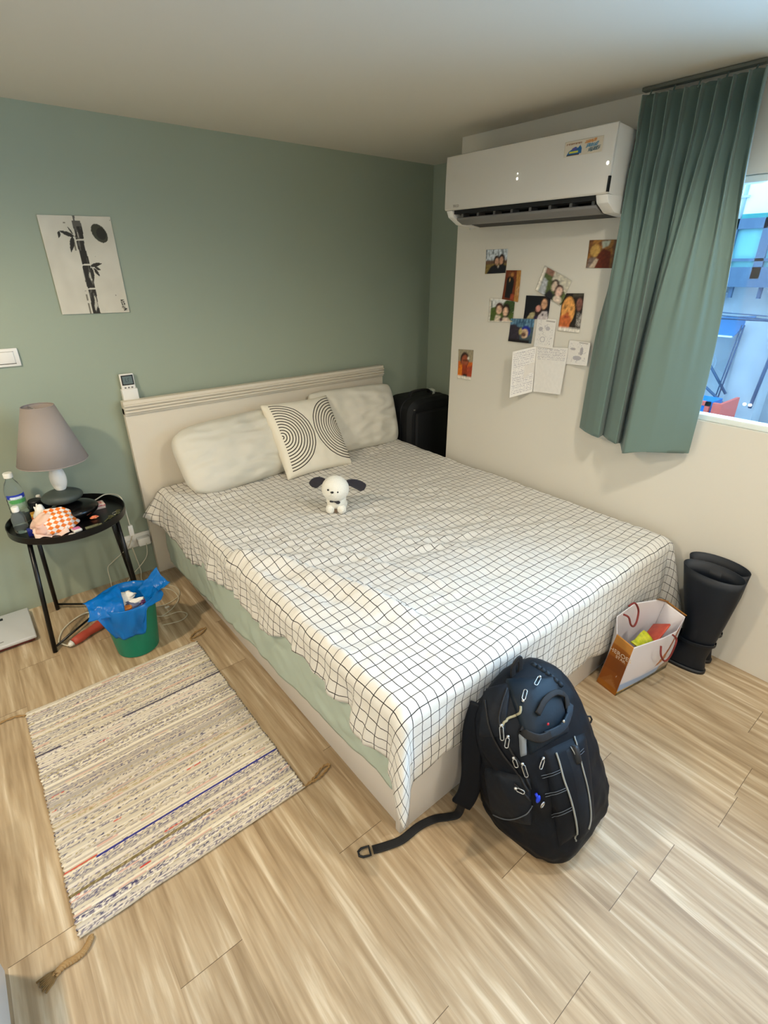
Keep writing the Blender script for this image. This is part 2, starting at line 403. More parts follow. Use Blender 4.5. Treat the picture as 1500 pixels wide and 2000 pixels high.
def outside():
    mw_ = mat('weathered_render', (196, 200, 204), .9, mottle=(1.6, (158, 166, 176)))
    mwh = mat('white_render', (238, 240, 240), .8)
    mgr = mat('grey_steel', (70, 88, 120), .5)
    mbx = mat('slate_window_frame', (74, 96, 124), .5)
    mgl = mat('teal_lit_glass', (112, 172, 182), .2, mottle=(2, (130, 186, 192)))
    mpipe = mat('pale_pipe', (178, 192, 204), .5)
    maw = mat('blue_awning', (84, 134, 190), .5)
    b = thing('apartment_building', 'pale weathered building across the alley seen through the window', 'building', (BX, 1, -3))
    obj('wall', box(BX, -2.5, -3, BX+.3, 4, 1.86), mw_, b, smooth=False)
    obj('upper_wall', box(BX-.06, -2.5, 1.86, BX+.3, 4, 4.5), mwh, b, smooth=False)
    obj('ledge', box(BX-.12, -2.5, 1.84, BX, .98+.12, 1.875), mat('teal_ledge', (60, 150, 150), .6), b, smooth=False)
    # bay window
    f = obj('bay_window', join(box(BX-.34, .62, 1.42, BX-.28, 1.13, 1.5), box(BX-.34, .62, 1.76, BX-.28, 1.13, 1.83), box(BX-.34, 1.03, 1.42, BX-.28, 1.13, 1.83),
                               box(BX-.34, .80, 1.42, BX-.28, .86, 1.83), box(BX-.34, .5, 1.36, BX, 1.13, 1.42), box(BX-.34, 1.11, 1.42, BX, 1.13, 1.83), box(BX-.34, .62, 1.54, BX-.28, 1.13, 1.56)), mbx, b, smooth=False)
    obj('pane', box(BX-.31, .64, 1.44, BX-.30, 1.1, 1.8), mgl, f, smooth=False)
    for y in (.98, .78): obj('bracket', box(BX-.3, y-.012, 1.28, BX-.27, y+.012, 1.36), mgr, b, smooth=False)
    for k in range(4):
        obj('downpipe', tube([(BX-.06, 1.26-.042*k, 4), (BX-.06, 1.26-.042*k, 1.2+.02*k)], .015, 8), mpipe, b)
    for z in (2.55, 2.0, 1.72, 1.3): obj('pipe_clamp', box(BX-.08, 1.1, z-.008, BX, 1.29, z+.008), mpipe, b, smooth=False)
    # pilaster and steelwork
    obj('pillar', box(BX-.22, .60, -3, BX, .84, 1.12), mat('grey_render_column', (170, 176, 186), .9, mottle=(3, (190, 194, 198))), b, smooth=False)
    for d, y0, y1, z0, z1 in ((.24, 1.1, .83, .86, .53), (.26, 1.14, .72, .67, .38)):
        obj('steel_brace', tube([(BX-d, y0, z0), (BX-d, y1, z1)], .011, 6), mgr, b)
    for y, tt in ((.86, .006), (.88, .005), (.605, .014)):
        obj('conduit', tube([(BX-.25, y-.03, 1.08), (BX-.25, y+.02, .45)], tt, 6), mgr, b)
    obj('dark_post', box(BX-.3, 1.06, .82, BX-.26, 1.1, 1.02), mgr, b, smooth=False)
    a = obj('awning', ([Vector(p) for p in ((BX, 1.2, 1.1), (BX, .84, 1.13), (BX-.3, .87, 1.0), (BX-.3, 1.2, .99))], [[0, 1, 2, 3]]), maw, b, solid=.012, smooth=False)
    obj('awning_edge', box(BX-.31, .88, .985, BX-.29, 1.06, .997), mwh, b, smooth=False)
    rnd = random.Random(5)
    for k in range(5):
        y0, y1 = 2.6, -1.4; z = 1.16-.008*k
        pts = [(BX-(.35+.01*k)*min(1, math.sin(PI*t)*2.2), y0+(y1-y0)*t, z+.015*math.sin(6*t+k)+.03*math.cos(PI*t)**2) for t in [i/24 for i in range(25)]]
        tag(obj('overhead_cable', tube(pts, .0045, 5), mgr), 'dark cable in the bundle strung across the building outside', 'cable', 'cables strung outside the window')
    # ground roof below
    g = struct(obj('roof_1', box(WX+1.2, -2, .0, BX, 3.5, .12), mat('blue_grey_roof', (130, 148, 178), .7, mottle=(5, (96, 116, 150)))))
    # crate
    c = thing('crate', 'orange red crate with blue side on the roof outside the window', 'crate', (3.72, .72, .42))
    mo = mat('orange_red_crate', (224, 98, 84), .5)
    obj('rim', join(box(3.6, .60, .42, 3.63, .66, .60), box(3.6, .68, .42, 3.63, 1.0, .46), box(3.6, .68, .57, 3.63, 1.0, .6), box(3.6, .68, .42, 3.63, .71, .6), box(3.63, .6, .42, 3.95, .62, .6)), mo, c, smooth=False)
    obj('side', box(3.61, .71, .45, 3.94, 1.0, .575), mat('blue_crate_side', (20, 120, 210), .5), c, smooth=False)
    obj('support', box(3.62, .6, .12, 3.95, 1.0, .42), mat('grey_block', (130, 142, 168), .8), c, smooth=False)
    # pile of cord / sheeting and fan grille
    for k in range(5):
        cy, cz = .62-.05*k, .22+.05*rnd.random()
        pts = [(4.0+.1*math.sin(t), cy+(.06+.02*k)*math.cos(t), cz+.035*math.sin(t*1.0+k)) for t in [i*2*PI/20 for i in range(20)]]
        tag(obj('cable_coil', tube(pts, .006, 5, closed=True), mat('pale_cord', (190, 204, 220), .6)), 'loop of pale cord lying on the roof outside the window', 'cord', 'cord loops on the roof outside')
    fn = thing('exhaust_fan', 'round pale fan grille on the outside wall beside the curtain edge', 'fan', (BX-.1, 1.1, .75))
    for k in range(4): obj('ring', tube([(BX-.12-.01*k, 1.1+(.03+.025*k)*math.cos(t), .75+(.03+.025*k)*math.sin(t)) for t in [i*2*PI/20 for i in range(20)]], .004, 5, closed=True), mpipe, fn)
    obj('hub', ell((BX-.13, 1.1, .75), (.02, .03, .03), 12, 8), mpipe, fn)
    for y in (.66, .62):
        tag(obj('floodlight', ell((BX-.28, y, .48), (.014, .014, .012), 10, 8), mat('lit_lamp', (240, 248, 255), .3, emit=2.5)), 'small bright lamp on the column outside', 'lamp', 'small lamps outside')
outside()
# ================================================================ BED
def bed():
    b = thing('bed', 'white wooden double bed frame with ridged headboard and panelled base', 'bed', (.74, .95, 0))
    obj('headboard', box(-.077, 1.915, 0, 1.495, 1.95, .90, .002), M_HEADB, b, autos=.6)
    trim = [box(-.077, 1.905, .868, 1.495, 1.95, .934, .003)]
    t = obj('headboard_trim', trim[0], M_HEADB, b, autos=.6)
    for z in (.884, .899, .914): obj('bead', box(-.077, 1.896, z-.005, 1.495, 1.909, z+.005, .0035), M_HEADB, t, autos=.6)
    obj('side_rail', box(0, .018, .030, .02, 1.915, .27, .002), M_WOODW, b, autos=.6)
    obj('side_rail', box(1.46, .018, .008, 1.48, 1.915, .27, .002), M_WOODW, b, autos=.6)
    obj('foot_rail', box(.035, 0, .002, 1.48, .018, .27, .002), M_WOODW, b, autos=.6)
    obj('corner_post', box(-.001, -.001, 0, .034, .019, .27, .0015), M_WOODW, b, autos=.6)
    obj('shadow_plinth', box(.06, .03, 0, 1.44, 1.9, .05), M_DARK, b, smooth=False)  # dark recessed block simulating the shadow gap below the side rail
    obj('slat_base', box(.02, .02, .24, 1.46, 1.91, .262), M_WOODW, b, smooth=False)
    tag(obj('mattress', box(.012, .012, .265, 1.468, 1.905, .462, .03, 4), M_SHEET), 'thick mattress in a sage green sheet on the white bed', 'mattress')
    # sage sheet hanging over the near side
    def S(u, v):
        y = .015+u*1.87; zb = .192-.072*(y)
        z = .455+(zb-.455)*v
        amp = sm(0, .5, v)
        w = nz(y*5.5, v*1.3, 2)*.010+nz(y*13+v*3, v*4, 5)*.007+max(0, nz(y*7-v*2.4, v*2, 9))*.012
        z += amp*.015*nz(y*5, 1, 4)
        return Vector((-.010-amp*abs(w)-.004*v, y, z))
    V, Fc = grid(200, 30, S)
    tag(obj('fitted_sheet', (V, Fc), M_SHEET, solid=.002), 'rumpled sage green sheet hanging down the left side of the mattress', 'sheet')
bed()

def cover():
    X0, X1, Y0, Y1, ZT = .018, 1.462, .018, 1.885, .478; r = .036
    ys = [-.05, .0, .05, .14, .22, .32, .41, .51, .59, .67, .79, .89, 1.04, 1.21, 1.44, 1.6, 1.72, 1.8, 1.86, 1.9]
    dl = [.20, .19, .175, .175, .145, .130, .130, .122, .132, .170, .190, .172, .175, .203, .240, .25, .24, .19, .15, .14]
    xs = [0, .04, .15, .23, .4, .6, .8, .9, 1.06, 1.2, 1.35, 1.5]
    df = [.26, .262, .248, .275, .30, .32, .352, .34, .37, .345, .36, .36]
    fold = [(-.114, 1.002), (-.041, 1.031), (.027, .995), (.087, .896), (.136, .826), (.172, .735), (.207, .617), (.239, .507), (.274, .381), (.306, .264), (.32, .185)]
    folds = [(fold, .036, .11), ([(-.02, .93), (.04, .78), (.09, .60), (.11, .42)], .007, .05), ([(.30, 1.0), (.36, .8), (.42, .6), (.48, .42), (.52, .25)], .006, .05),
             ([(.0, .53), (.01, .35), (.02, .2)], .006, .05), ([(.45, .95), (.6, .7), (.72, .5), (.9, .3)], .005, .05), ([(.0, 1.35), (.12, 1.2), (.3, 1.1), (.5, .98)], .006, .06),
             ([(.02, 1.62), (.15, 1.56), (.3, 1.6), (.42, 1.66)], .010, .05), ([(.6, 1.5), (.8, 1.3), (1.0, 1.2), (1.3, 1.12)], .004, .05), ([(.2, 1.45), (.4, 1.35), (.62, 1.3)], .006, .05)]
    def foldh(x, y):
        h = 0
        for pl, A, wd in folds:
            best = 9; sgn = 1; tt = 0; n = len(pl)-1
            if not (min(p[0] for p in pl)-.2 < x < max(p[0] for p in pl)+.2 and min(p[1] for p in pl)-.2 < y < max(p[1] for p in pl)+.2): continue
            for i in range(n):
                ax, ay = pl[i]; bx, by = pl[i+1]; dx, dy = bx-ax, by-ay; L2 = dx*dx+dy*dy
                t = max(0, min(1, ((x-ax)*dx+(y-ay)*dy)/L2)); qx, qy = x-ax-dx*t, y-ay-dy*t; d = math.hypot(qx, qy)
                if d < best: best = d; sgn = 1 if dx*qy-dy*qx > 0 else -1; tt = (i+t)/n
            env = sm(0, .18, tt)*sm(1, .7, tt)
            s = best*sgn   # >0 on the far side (away from camera)
            if s > 0: h += A*env*sm(.009, 0, s)
            else: h += A*env*sm(-wd, 0, s)
        return h
    def bend(a):
        L = r*PI/2
        if a <= 0: return 0, 0
        if a < L: return r*math.sin(a/r), r*(1-math.cos(a/r))
        return r, r+a-L
    def P(u, v):
        a = max(0, X0-u); a2 = max(0, u-X1); b = max(0, Y0-v)
        x, y, z = min(max(u, X0), X1), max(v, Y0), ZT
        # wrinkles on the top
        c = 1-.0*a
        n1 = nz(u*4, v*4, 1)*.006
        q = (u*.75+v*.66)*15; p = (u*-.66+v*.75)*3.2
        mid = sm(1.75, 1.2, v)*.8+.2
        n2 = (1-abs(nz((u*.43+v*.9)*15, (u*.9-v*.43)*3, 3))*2)*(.0035+.0060*sm(.15, .45, v)*sm(1.35, .9, v)*sm(1.4, .9, u))+(1-abs(nz(u*8, v*17, 6))*2)*.0035*mid
        head = sm(1.35, 1.75, v)*(1-abs(nz(u*14+2, v*9, 8))*2)*.008
        h = n1+n2+head+foldh(u, v)
        o, d = 0, 0
        if a > 0 and b > 0:
            rho = math.hypot(a, b); th = math.atan2(b, a); o, d = bend(rho)
            k = .30*math.sin(2*th)**1.3
            ex = o+k*d*.9+.01*math.sin(th*9)*sm(.03, .2, d)
            x -= math.cos(th)*ex; y -= math.sin(th)*ex; z -= d*.985
        elif a2 > 0 and b > 0:
            rho = math.hypot(a2, b); th = math.atan2(b, a2); o, d = bend(rho)
            k = .5*math.sin(2*th)**1.2
            ex = o+k*d*.6
            x += math.cos(th)*min(ex, .045); y -= math.sin(th)*ex+.12*math.sin(2*th)*d; z -= d
        elif a > 0:
            o, d = bend(a); wv = (nz(v*7, 3, d*2)*.042+nz(v*17, 1, 2)*.022+nz(v*37, 1, d*6)*.008)*sm(.02, .14, d)
            x -= o+max(-.004, wv+.010*sm(.03, .15, d))
            flare = sm(1.78, 1.88, v)*sm(0, .15, d)*.07; x -= flare
            z -= d
        elif a2 > 0:
            o, d = bend(a2); x += min(o, .03)+.006*nz(v*9, d*5, 1); z -= d
        elif b > 0:
            o, d = bend(b); wv = (nz(u*5, 8, d*2)*.020+nz(u*13, 2, 5)*.008)*sm(.03, .25, d)*(1-.9*sm(.10, .18, u)*sm(.62, .54, u))-.006*sm(.10, .18, u)*sm(.62, .54, u)*sm(0, .1, d)
            y -= o+max(-.006, wv+.006*sm(.03, .2, d)); z -= d
            z += .004*nz(u*9, 4, 4)*sm(.1, .3, d)
        flat = 1-sm(0, .03, max(a, b))
        z += h*flat+ (h*.6*(1-flat) if False else 0)
        if a > 0 or b > 0:
            k = (1-flat)*h*.5
            if a > 0: x -= k
            if b > 0: y -= k
        return Vector((x, y, z))
    nl, nf, nr = 16, 24, 8; nt_, ny = 124, 168
    V, UV, Fc = [], [], []
    us = [('l', 1-i/nl) for i in range(nl)]+[('t', i/nt_) for i in range(nt_+1)]+[('r', (i+1)/nr) for i in range(nr)]
    vs = [('f', 1-j/nf) for j in range(nf)]+[('t', j/ny) for j in range(ny+1)]
    for kv, fv in vs:
        for ku, fu in us:
            if kv == 't': v = Y0+(Y1-Y0)*fv; vv = v
            else: vv = 0
            if ku == 't': u = X0+(X1-X0)*fu; uu = u
            else: uu = 0 if ku == 'l' else 1.5
            if kv == 'f': v = Y0-fv*interp(uu if ku != 'r' else 1.5, xs, df)
            if ku == 'l': u = X0-fu*interp(vv if kv == 't' else -.05, ys, dl)
            if ku == 'r': u = X1+fu*(.06+.16*sm(.35, .0, vv))
            V.append(P(u, v)); UV.append((u, v))
    nx = len(us)
    for j in range(len(vs)-1):
        for i in range(nx-1): Fc.append([j*nx+i, j*nx+i+1, (j+1)*nx+i+1, (j+1)*nx+i])
    m = mat('checked_cotton', (236, 233, 226), .9, sheen=.1); nt = m.node_tree; N = nt.nodes; L = nt.links; b = N['Principled BSDF']
    uvn = N.new('ShaderNodeUVMap'); nn = N.new('ShaderNodeTexNoise'); nn.inputs['Scale'].default_value = 9; nn.inputs['Detail'].default_value = 2
    L.new(uvn.outputs[0], nn.inputs['Vector'])
    sb = N.new('ShaderNodeVectorMath'); sb.operation = 'SUBTRACT'; sb.inputs[1].default_value = (.5, .5, .5); L.new(nn.outputs['Color'], sb.inputs[0])
    ma = N.new('ShaderNodeVectorMath'); ma.operation = 'MULTIPLY_ADD'; ma.inputs[1].default_value = (.016, .016, 0); L.new(sb.outputs[0], ma.inputs[0]); L.new(uvn.outputs[0], ma.inputs[2])
    se = N.new('ShaderNodeSeparateXYZ'); L.new(ma.outputs[0], se.inputs[0]); outs = []
    for k in (0, 1):
        d = N.new('ShaderNodeMath'); d.operation = 'DIVIDE'; d.inputs[1].default_value = (.0318, .0378)[k]; L.new(se.outputs[k], d.inputs[0])
        ad = N.new('ShaderNodeMath'); ad.inputs[1].default_value = (.35, .31)[k]; L.new(d.outputs[0], ad.inputs[0])
        fr = N.new('ShaderNodeMath'); fr.operation = 'FRACT'; L.new(ad.outputs[0], fr.inputs[0])
        lt = N.new('ShaderNodeMath'); lt.operation = 'LESS_THAN'; lt.inputs[1].default_value = (.078, .066)[k]; L.new(fr.outputs[0], lt.inputs[0]); outs.append(lt)
    mxm = N.new('ShaderNodeMath'); mxm.operation = 'MAXIMUM'; L.new(outs[0].outputs[0], mxm.inputs[0]); L.new(outs[1].outputs[0], mxm.inputs[1])
    mx = N.new('ShaderNodeMix'); mx.data_type = 'RGBA'; L.new(mxm.outputs[0], mx.inputs[0]); mx.inputs['A'].default_value = (*lin((218, 214, 206)), 1); mx.inputs['B'].default_value = (*lin((44, 38, 34)), 1)
    L.new(mx.outputs['Result'], b.inputs['Base Color'])
    n3 = N.new('ShaderNodeTexNoise'); n3.inputs['Scale'].default_value = 28; n3.inputs['Detail'].default_value = 4; L.new(uvn.outputs[0], n3.inputs['Vector'])
    bp = N.new('ShaderNodeBump'); bp.inputs['Strength'].default_value = .5; bp.inputs['Distance'].default_value = .006; L.new(n3.outputs['Fac'], bp.inputs['Height']); L.new(bp.outputs[0], b.inputs['Normal'])
    o = obj('bed_cover', (V, Fc), m, uvs=UV, solid=.002)
    tag(o, 'white cotton bed cover with thin dark grid lines draped over the bed', 'bedspread')
    return o
COVER = cover()

# ---------------------------------------------------------------- pillows
def pillow_vf(W, H, T, seed, n=48, corner=.06, wr=.006, rnd_=.0):
    V, Fc = [], []; UV = []
    def side(s):
        base = len(V)
        for j in range(n+1):
            for i in range(n+1):
                a, b = i/n*2-1, j/n*2-1
                e = (1-abs(a)**2.6)*(1-abs(b)**2.6); t = T/2*max(0, e)**.42
                px = a*W/2*(1-corner*(1-abs(b)**2)*abs(a)**3); pz = b*H/2*(1-corner*(1-abs(a)**2)*abs(b)**3); rr_ = rnd_*(abs(a)*abs(b))**4; px *= 1-rr_; pz *= 1-rr_
                w = (1-abs(nz(a*2.2+seed, b*3.5, s))*2)*wr*sm(0, .5, e)+nz(a*5+seed, b*5, 4+s)*wr*.8*sm(0, .4, e)
                V.append(Vector((px, -s*(t+w if e > 1e-4 else 0), pz))); UV.append((a, b))
        for j in range(n):
            for i in range(n):
                q = [base+j*(n+1)+i, base+j*(n+1)+i+1, base+(j+1)*(n+1)+i+1, base+(j+1)*(n+1)+i]
                Fc.append(q if s > 0 else q[::-1])
    side(1); side(-1)
    return V, Fc, None, UV
def pillow(name, label, cat, loc, W, H, T, lean, roll, yaw, m, seed, group=None, sag=0, **kw):
    V, Fc, _, UV = pillow_vf(W, H, T, seed, **kw)
    M = Matrix.Translation(Vector(loc)) @ Matrix.Rotation(yaw, 4, 'Z') @ Matrix.Rotation(-lean, 4, 'X') @ Matrix.Rotation(roll, 4, 'Y')
    V = [M @ Vector((v.x, v.y, v.z)) for v in V]
    o = obj(name, (V, Fc), m, uvs=UV); bm = bmesh.new(); bm.from_mesh(o.data); bmesh.ops.remove_doubles(bm, verts=bm.verts, dist=1e-5); bm.to_mesh(o.data); bm.free()
    tag(o, label, cat, group); return o, M
pillow('pillow', 'plump white pillow on the left side of the bed against headboard', 'pillow', (.450, 1.762, .640), .76, .37, .165, math.radians(31), math.radians(-2), math.radians(3), M_PILLOW, 1, 'white pillows at the headboard', wr=.013, rnd_=.16, corner=.0)
pillow('pillow', 'upright white pillow at the right end of the headboard', 'pillow', (1.185, 1.800, .662), .62, .39, .13, math.radians(18), math.radians(1), math.radians(-3), M_PILLOW, 5, 'white pillows at the headboard', wr=.010, rnd_=.09, corner=.02)
def cushion():
    m = mat('printed_cushion', (230, 224, 208), .9, bump=(300, .2, .001)); nt = m.node_tree; N = nt.nodes; L = nt.links; b = N['Principled BSDF']
    uvn = N.new('ShaderNodeUVMap'); s = N.new('ShaderNodeSeparateXYZ'); L.new(uvn.outputs[0], s.inputs[0])
    def math_(op, a, b_=None, c=None):
        n = N.new('ShaderNodeMath'); n.operation = op
        for i, q in enumerate((a, b_, c)):
            if q is None: continue
            if isinstance(q, (int, float)): n.inputs[i].default_value = q
            else: L.new(q, n.inputs[i])
        return n.outputs[0]
    X, Y = s.outputs[0], s.outputs[1]; masks = []
    for cx, sg, cy in ((-.86, 1, .02), (.96, -1, .03)):
        dx = math_('SUBTRACT', X, cx); dy = math_('SUBTRACT', Y, cy); r = math_('SQRT', math_('ADD', math_('MULTIPLY', dx, dx), math_('MULTIPLY', dy, dy)))
        fr = math_('FRACT', math_('DIVIDE', r, .0755)); ln = math_('LESS_THAN', math_('ABSOLUTE', math_('SUBTRACT', fr, .5)), .17)
        inside = math_('LESS_THAN', r, .905); half = math_('GREATER_THAN', math_('MULTIPLY', dx, sg), 0.0)
        masks.append(math_('MULTIPLY', math_('MULTIPLY', ln, inside), half))
    mk = math_('MAXIMUM', *masks)
    mx = N.new('ShaderNodeMix'); mx.data_type = 'RGBA'; L.new(mk, mx.inputs[0]); mx.inputs['A'].default_value = (*lin((230, 224, 208)), 1); mx.inputs['B'].default_value = (*lin((56, 48, 42)), 1)
    L.new(mx.outputs['Result'], b.inputs['Base Color'])
    pillow('throw_cushion', 'square cream cushion printed with two facing sets of black concentric half circles', 'cushion', (.772, 1.682, .660), .43, .43, .13, math.radians(35), math.radians(2), math.radians(3), m, 9, wr=.003, corner=.05)
cushion()

# ---------------------------------------------------------------- plush dog
def dog():
    c = Vector((.545, 1.085, .486)); yaw = math.atan2(CAM.y-c.y, CAM.x-c.x)+PI/2+math.radians(-6)
    t = thing('plush_dog', 'small white plush dog with long black ears standing on the bed cover', 'plush toy', c, yaw)
    def L(n, vf, m, **k): return obj(n, vf, m, t, local=True, **k)
    legs = []
    body = join(ell((0, .012, .055), (.046, .052, .045), 28, 18), ell((-.026, -.022, .022), (.021, .023, .024), 16, 10), ell((.026, -.022, .022), (.021, .023, .024), 16, 10),
                ell((-.027, .045, .020), (.021, .023, .022), 16, 10), ell((.027, .045, .020), (.021, .023, .022), 16, 10), ell((0, .064, .06), (.012, .012, .012), 10, 8))
    L('body', body, M_PLUSH)
    hc = Vector((0, -.012, .118)); hd = L('head', ell(hc, (.062, .056, .060), 32, 22), M_PLUSH)
    L('snout', ell((-.005, -.046, .112), (.032, .022, .024), 20, 12), M_PLUSH)
    for x in (-1, 1):
        e = L('eye', ell((x*.021-.006, -.0665+.002*(x>0)+.002*(x<0), .1275-.0055*x), (.0045, .003, .0045), 10, 8), M_STONEB)
    L('nose', ell((-.009, -.0705, .1235), (.0075, .004, .005), 12, 8), M_STONEB)
    # ears: flattened teardrops, the left one foreshortened, the right one flung out
    for x, pts, up in ((-1, [(-.045, .0, .148), (-.068, .0, .150), (-.090, .002, .140), (-.106, .004, .120)], (0, 1, 0)), (1, [(.050, .0, .142), (.078, .004, .138), (.108, .008, .124), (.130, .010, .106)], (0, 1, 0))):
        P = smoothpath(pts, 6); n = len(P); V, Fc = [], []
        for i, p in enumerate(P):
            s = i/(n-1); w = .011+.013*math.sin(min(1, s*1.15)*PI*.62); w *= math.sqrt(max(.02, 1-max(0, (s-.82)/.18)**2))
            tg = (P[min(i+1, n-1)]-P[max(i-1, 0)]).normalized(); nn = Vector((0, 1, 0)); bb = tg.cross(nn).normalized()
            for k in range(12):
                a = 2*PI*k/12; V.append(p+bb*w*math.cos(a)+nn*.006*math.sin(a))
        for i in range(n-1):
            for k in range(12): Fc.append([i*12+k, i*12+(k+1) % 12, (i+1)*12+(k+1) % 12, (i+1)*12+k])
        Fc.append(list(range(12))[::-1]); Fc.append([(n-1)*12+k for k in range(12)])
        L('ear', (V, Fc), M_PLUSHB)
    L('bow_tie', join(ell((-.013, -.043, .070), (.013, .005, .0065), 12, 8, Matrix.Rotation(-.25, 3, 'Y')), ell((.012, -.045, .064), (.011, .005, .0085), 12, 8), ell((0, -.046, .067), (.004, .005, .004), 8, 6)), M_PLUSHB)
    L('tag', box(-.007, -.030, .006, .006, -.028, .024), mat('brown_tag', (110, 92, 76), .7), smooth=False)
dog()
# ================================================================ RUG
def rug():
    x0, x1, y0, y1 = -.786, -.140, .300, 1.219
    nx, ny = 150, 400; rnd = random.Random(11)
    cream = [(222, 213, 194), (206, 196, 174), (228, 221, 206), (190, 180, 164), (214, 205, 194), (200, 188, 166)]
    rows = []; k = 0
    while k < ny+1:
        h = rnd.choice((1, 2, 2, 3)); kind = rnd.random(); rows += [(kind, rnd.choice(cream), rnd.random()*50)]*h; k += h
    special = {}
    def yr(y): return int((y-y0)/(y1-y0)*ny)
    cols = []; V = []
    for j in range(ny+1):
        kind, base, sd = rows[j]; v = j/ny; y = y0+(y1-y0)*v
        for i in range(nx+1):
            u = i/nx; x = x0+(x1-x0)*u+.0025*math.sin(j*.9)*(1 if i in (0, nx) else 0)+(.004*nz(v*20, 1, 3) if i in (0, nx) else 0)
            yy = y+.004*nz(u*3, v*9, 1)+(.006*nz(u*5, 2, 2) if j in (0, ny) else 0)
            c = base; n = nz(u*9+sd, v*2, sd); s = nz(u*70+sd, j*.9, 4)
            if kind < .24: c = (128, 122, 134) if s > -.02 else base
            elif kind < .33: c = (84, 84, 108) if (s > .12 and n > -.15) else (204, 196, 182)
            elif kind < .40: c = (208, 172, 156) if n > .05 else base
            elif kind < .49: c = (160, 146, 104) if s > .1 else base
            elif kind < .57: c = (172, 164, 156)
            elif kind < .62: c = (112, 108, 118) if s > .15 else base
            if kind > .8 and s > .32 and n > .1: c = (120, 112, 122)
            if kind > .97 and n > .5: c = (196, 70, 60)
            # named bands
            yb = .484+.008*u
            if abs(y-(.487)) < .0035 and u > .12: c = (44, 48, 130)
            if abs(y-.478) < .003 and s > .05: c = (70, 74, 130)
            if abs(y-.968) < .003 and (u < .12 or u > .42 or s > .1): c = (62, 58, 78)
            if abs(y-.418) < .004 and u < .6: c = (120, 106, 70) if s < .2 else (160, 146, 110)
            if abs(y-.352) < .004 and u < .35: c = (66, 62, 100) if s > -.1 else c
            for (ux, uy, ru) in ((.02, .715, .016), (.24, .565, .02), (.43, .435, .05), (.05, .77, .03), (.62, .6, .05), (.03, .41, .01), (.3, .9, .04)):
                if abs(u-ux) < ru*.8 and abs(y-uy) < .0026: c = (196, 92, 80) if s > -.15 else base
            f = 1+.05*s
            cols.append(lin([min(255, q*f) for q in c]))
            V.append(Vector((x, yy, .007+.0014*(j % 2)+.0008*s)))
    Fc = [[j*(nx+1)+i, j*(nx+1)+i+1, (j+1)*(nx+1)+i+1, (j+1)*(nx+1)+i] for j in range(ny) for i in range(nx)]
    t = thing('woven_rug', 'striped woven rag rug in cream, grey, navy and red on the floor', 'rug', ((x0+x1)/2, (y0+y1)/2, 0))
    b = obj('woven_body', (V, Fc), attrmat('rag_weave', .95, bump=(260, .5, .002)), t, cols=cols); md = b.modifiers.new('t', 'SOLIDIFY'); md.thickness = .006; md.offset = -1
    def cord(pts, r, n=3, loop=False):
        parts = []
        P = smoothpath(pts, 8)
        for k in range(n):
            Q = []
            for i, p in enumerate(P):
                a = i*.7+k*2*PI/n; Q.append(p+Vector((math.cos(a)*r*.8, math.sin(a)*r*.8, math.sin(a+1)*r*.5)))
            parts.append(tube(Q, r*.8, 6))
        return join(*parts)
    z = .006
    def F(*l): return [atz(u, v, z) for u, v in l]
    cs = [F((178, 1831), (172, 1845), (162, 1860), (145, 1874), (125, 1886), (108, 1904)), F((590, 1538), (606, 1527), (618, 1512), (632, 1496), (644, 1494), (634, 1508), (622, 1520), (604, 1530)),
          F((380, 1254), (372, 1247), (382, 1234), (402, 1226), (392, 1238), (376, 1246)), F((50, 1398), (30, 1400), (0, 1412), (-30, 1428)), ]
    for k, c in enumerate(cs): obj('corner_cord', cord(c, .0055 if k == 0 else .0028, 4 if k == 0 else 2), M_ROPE, t)
    e = F((112, 1898), (95, 1915)); d = (e[1]-e[0]).normalized(); s = Vector((-d.y, d.x, 0))
    obj('frayed_end', join(*[tube([e[0]+s*.001*q, e[0]+d*.016+s*.0035*q, e[0]+d*(.032+.003*(q % 3))+s*.0048*q], .0022, 5) for q in range(-4, 5)]), mat('dark_jute', (128, 100, 60), .9), t)
rug()

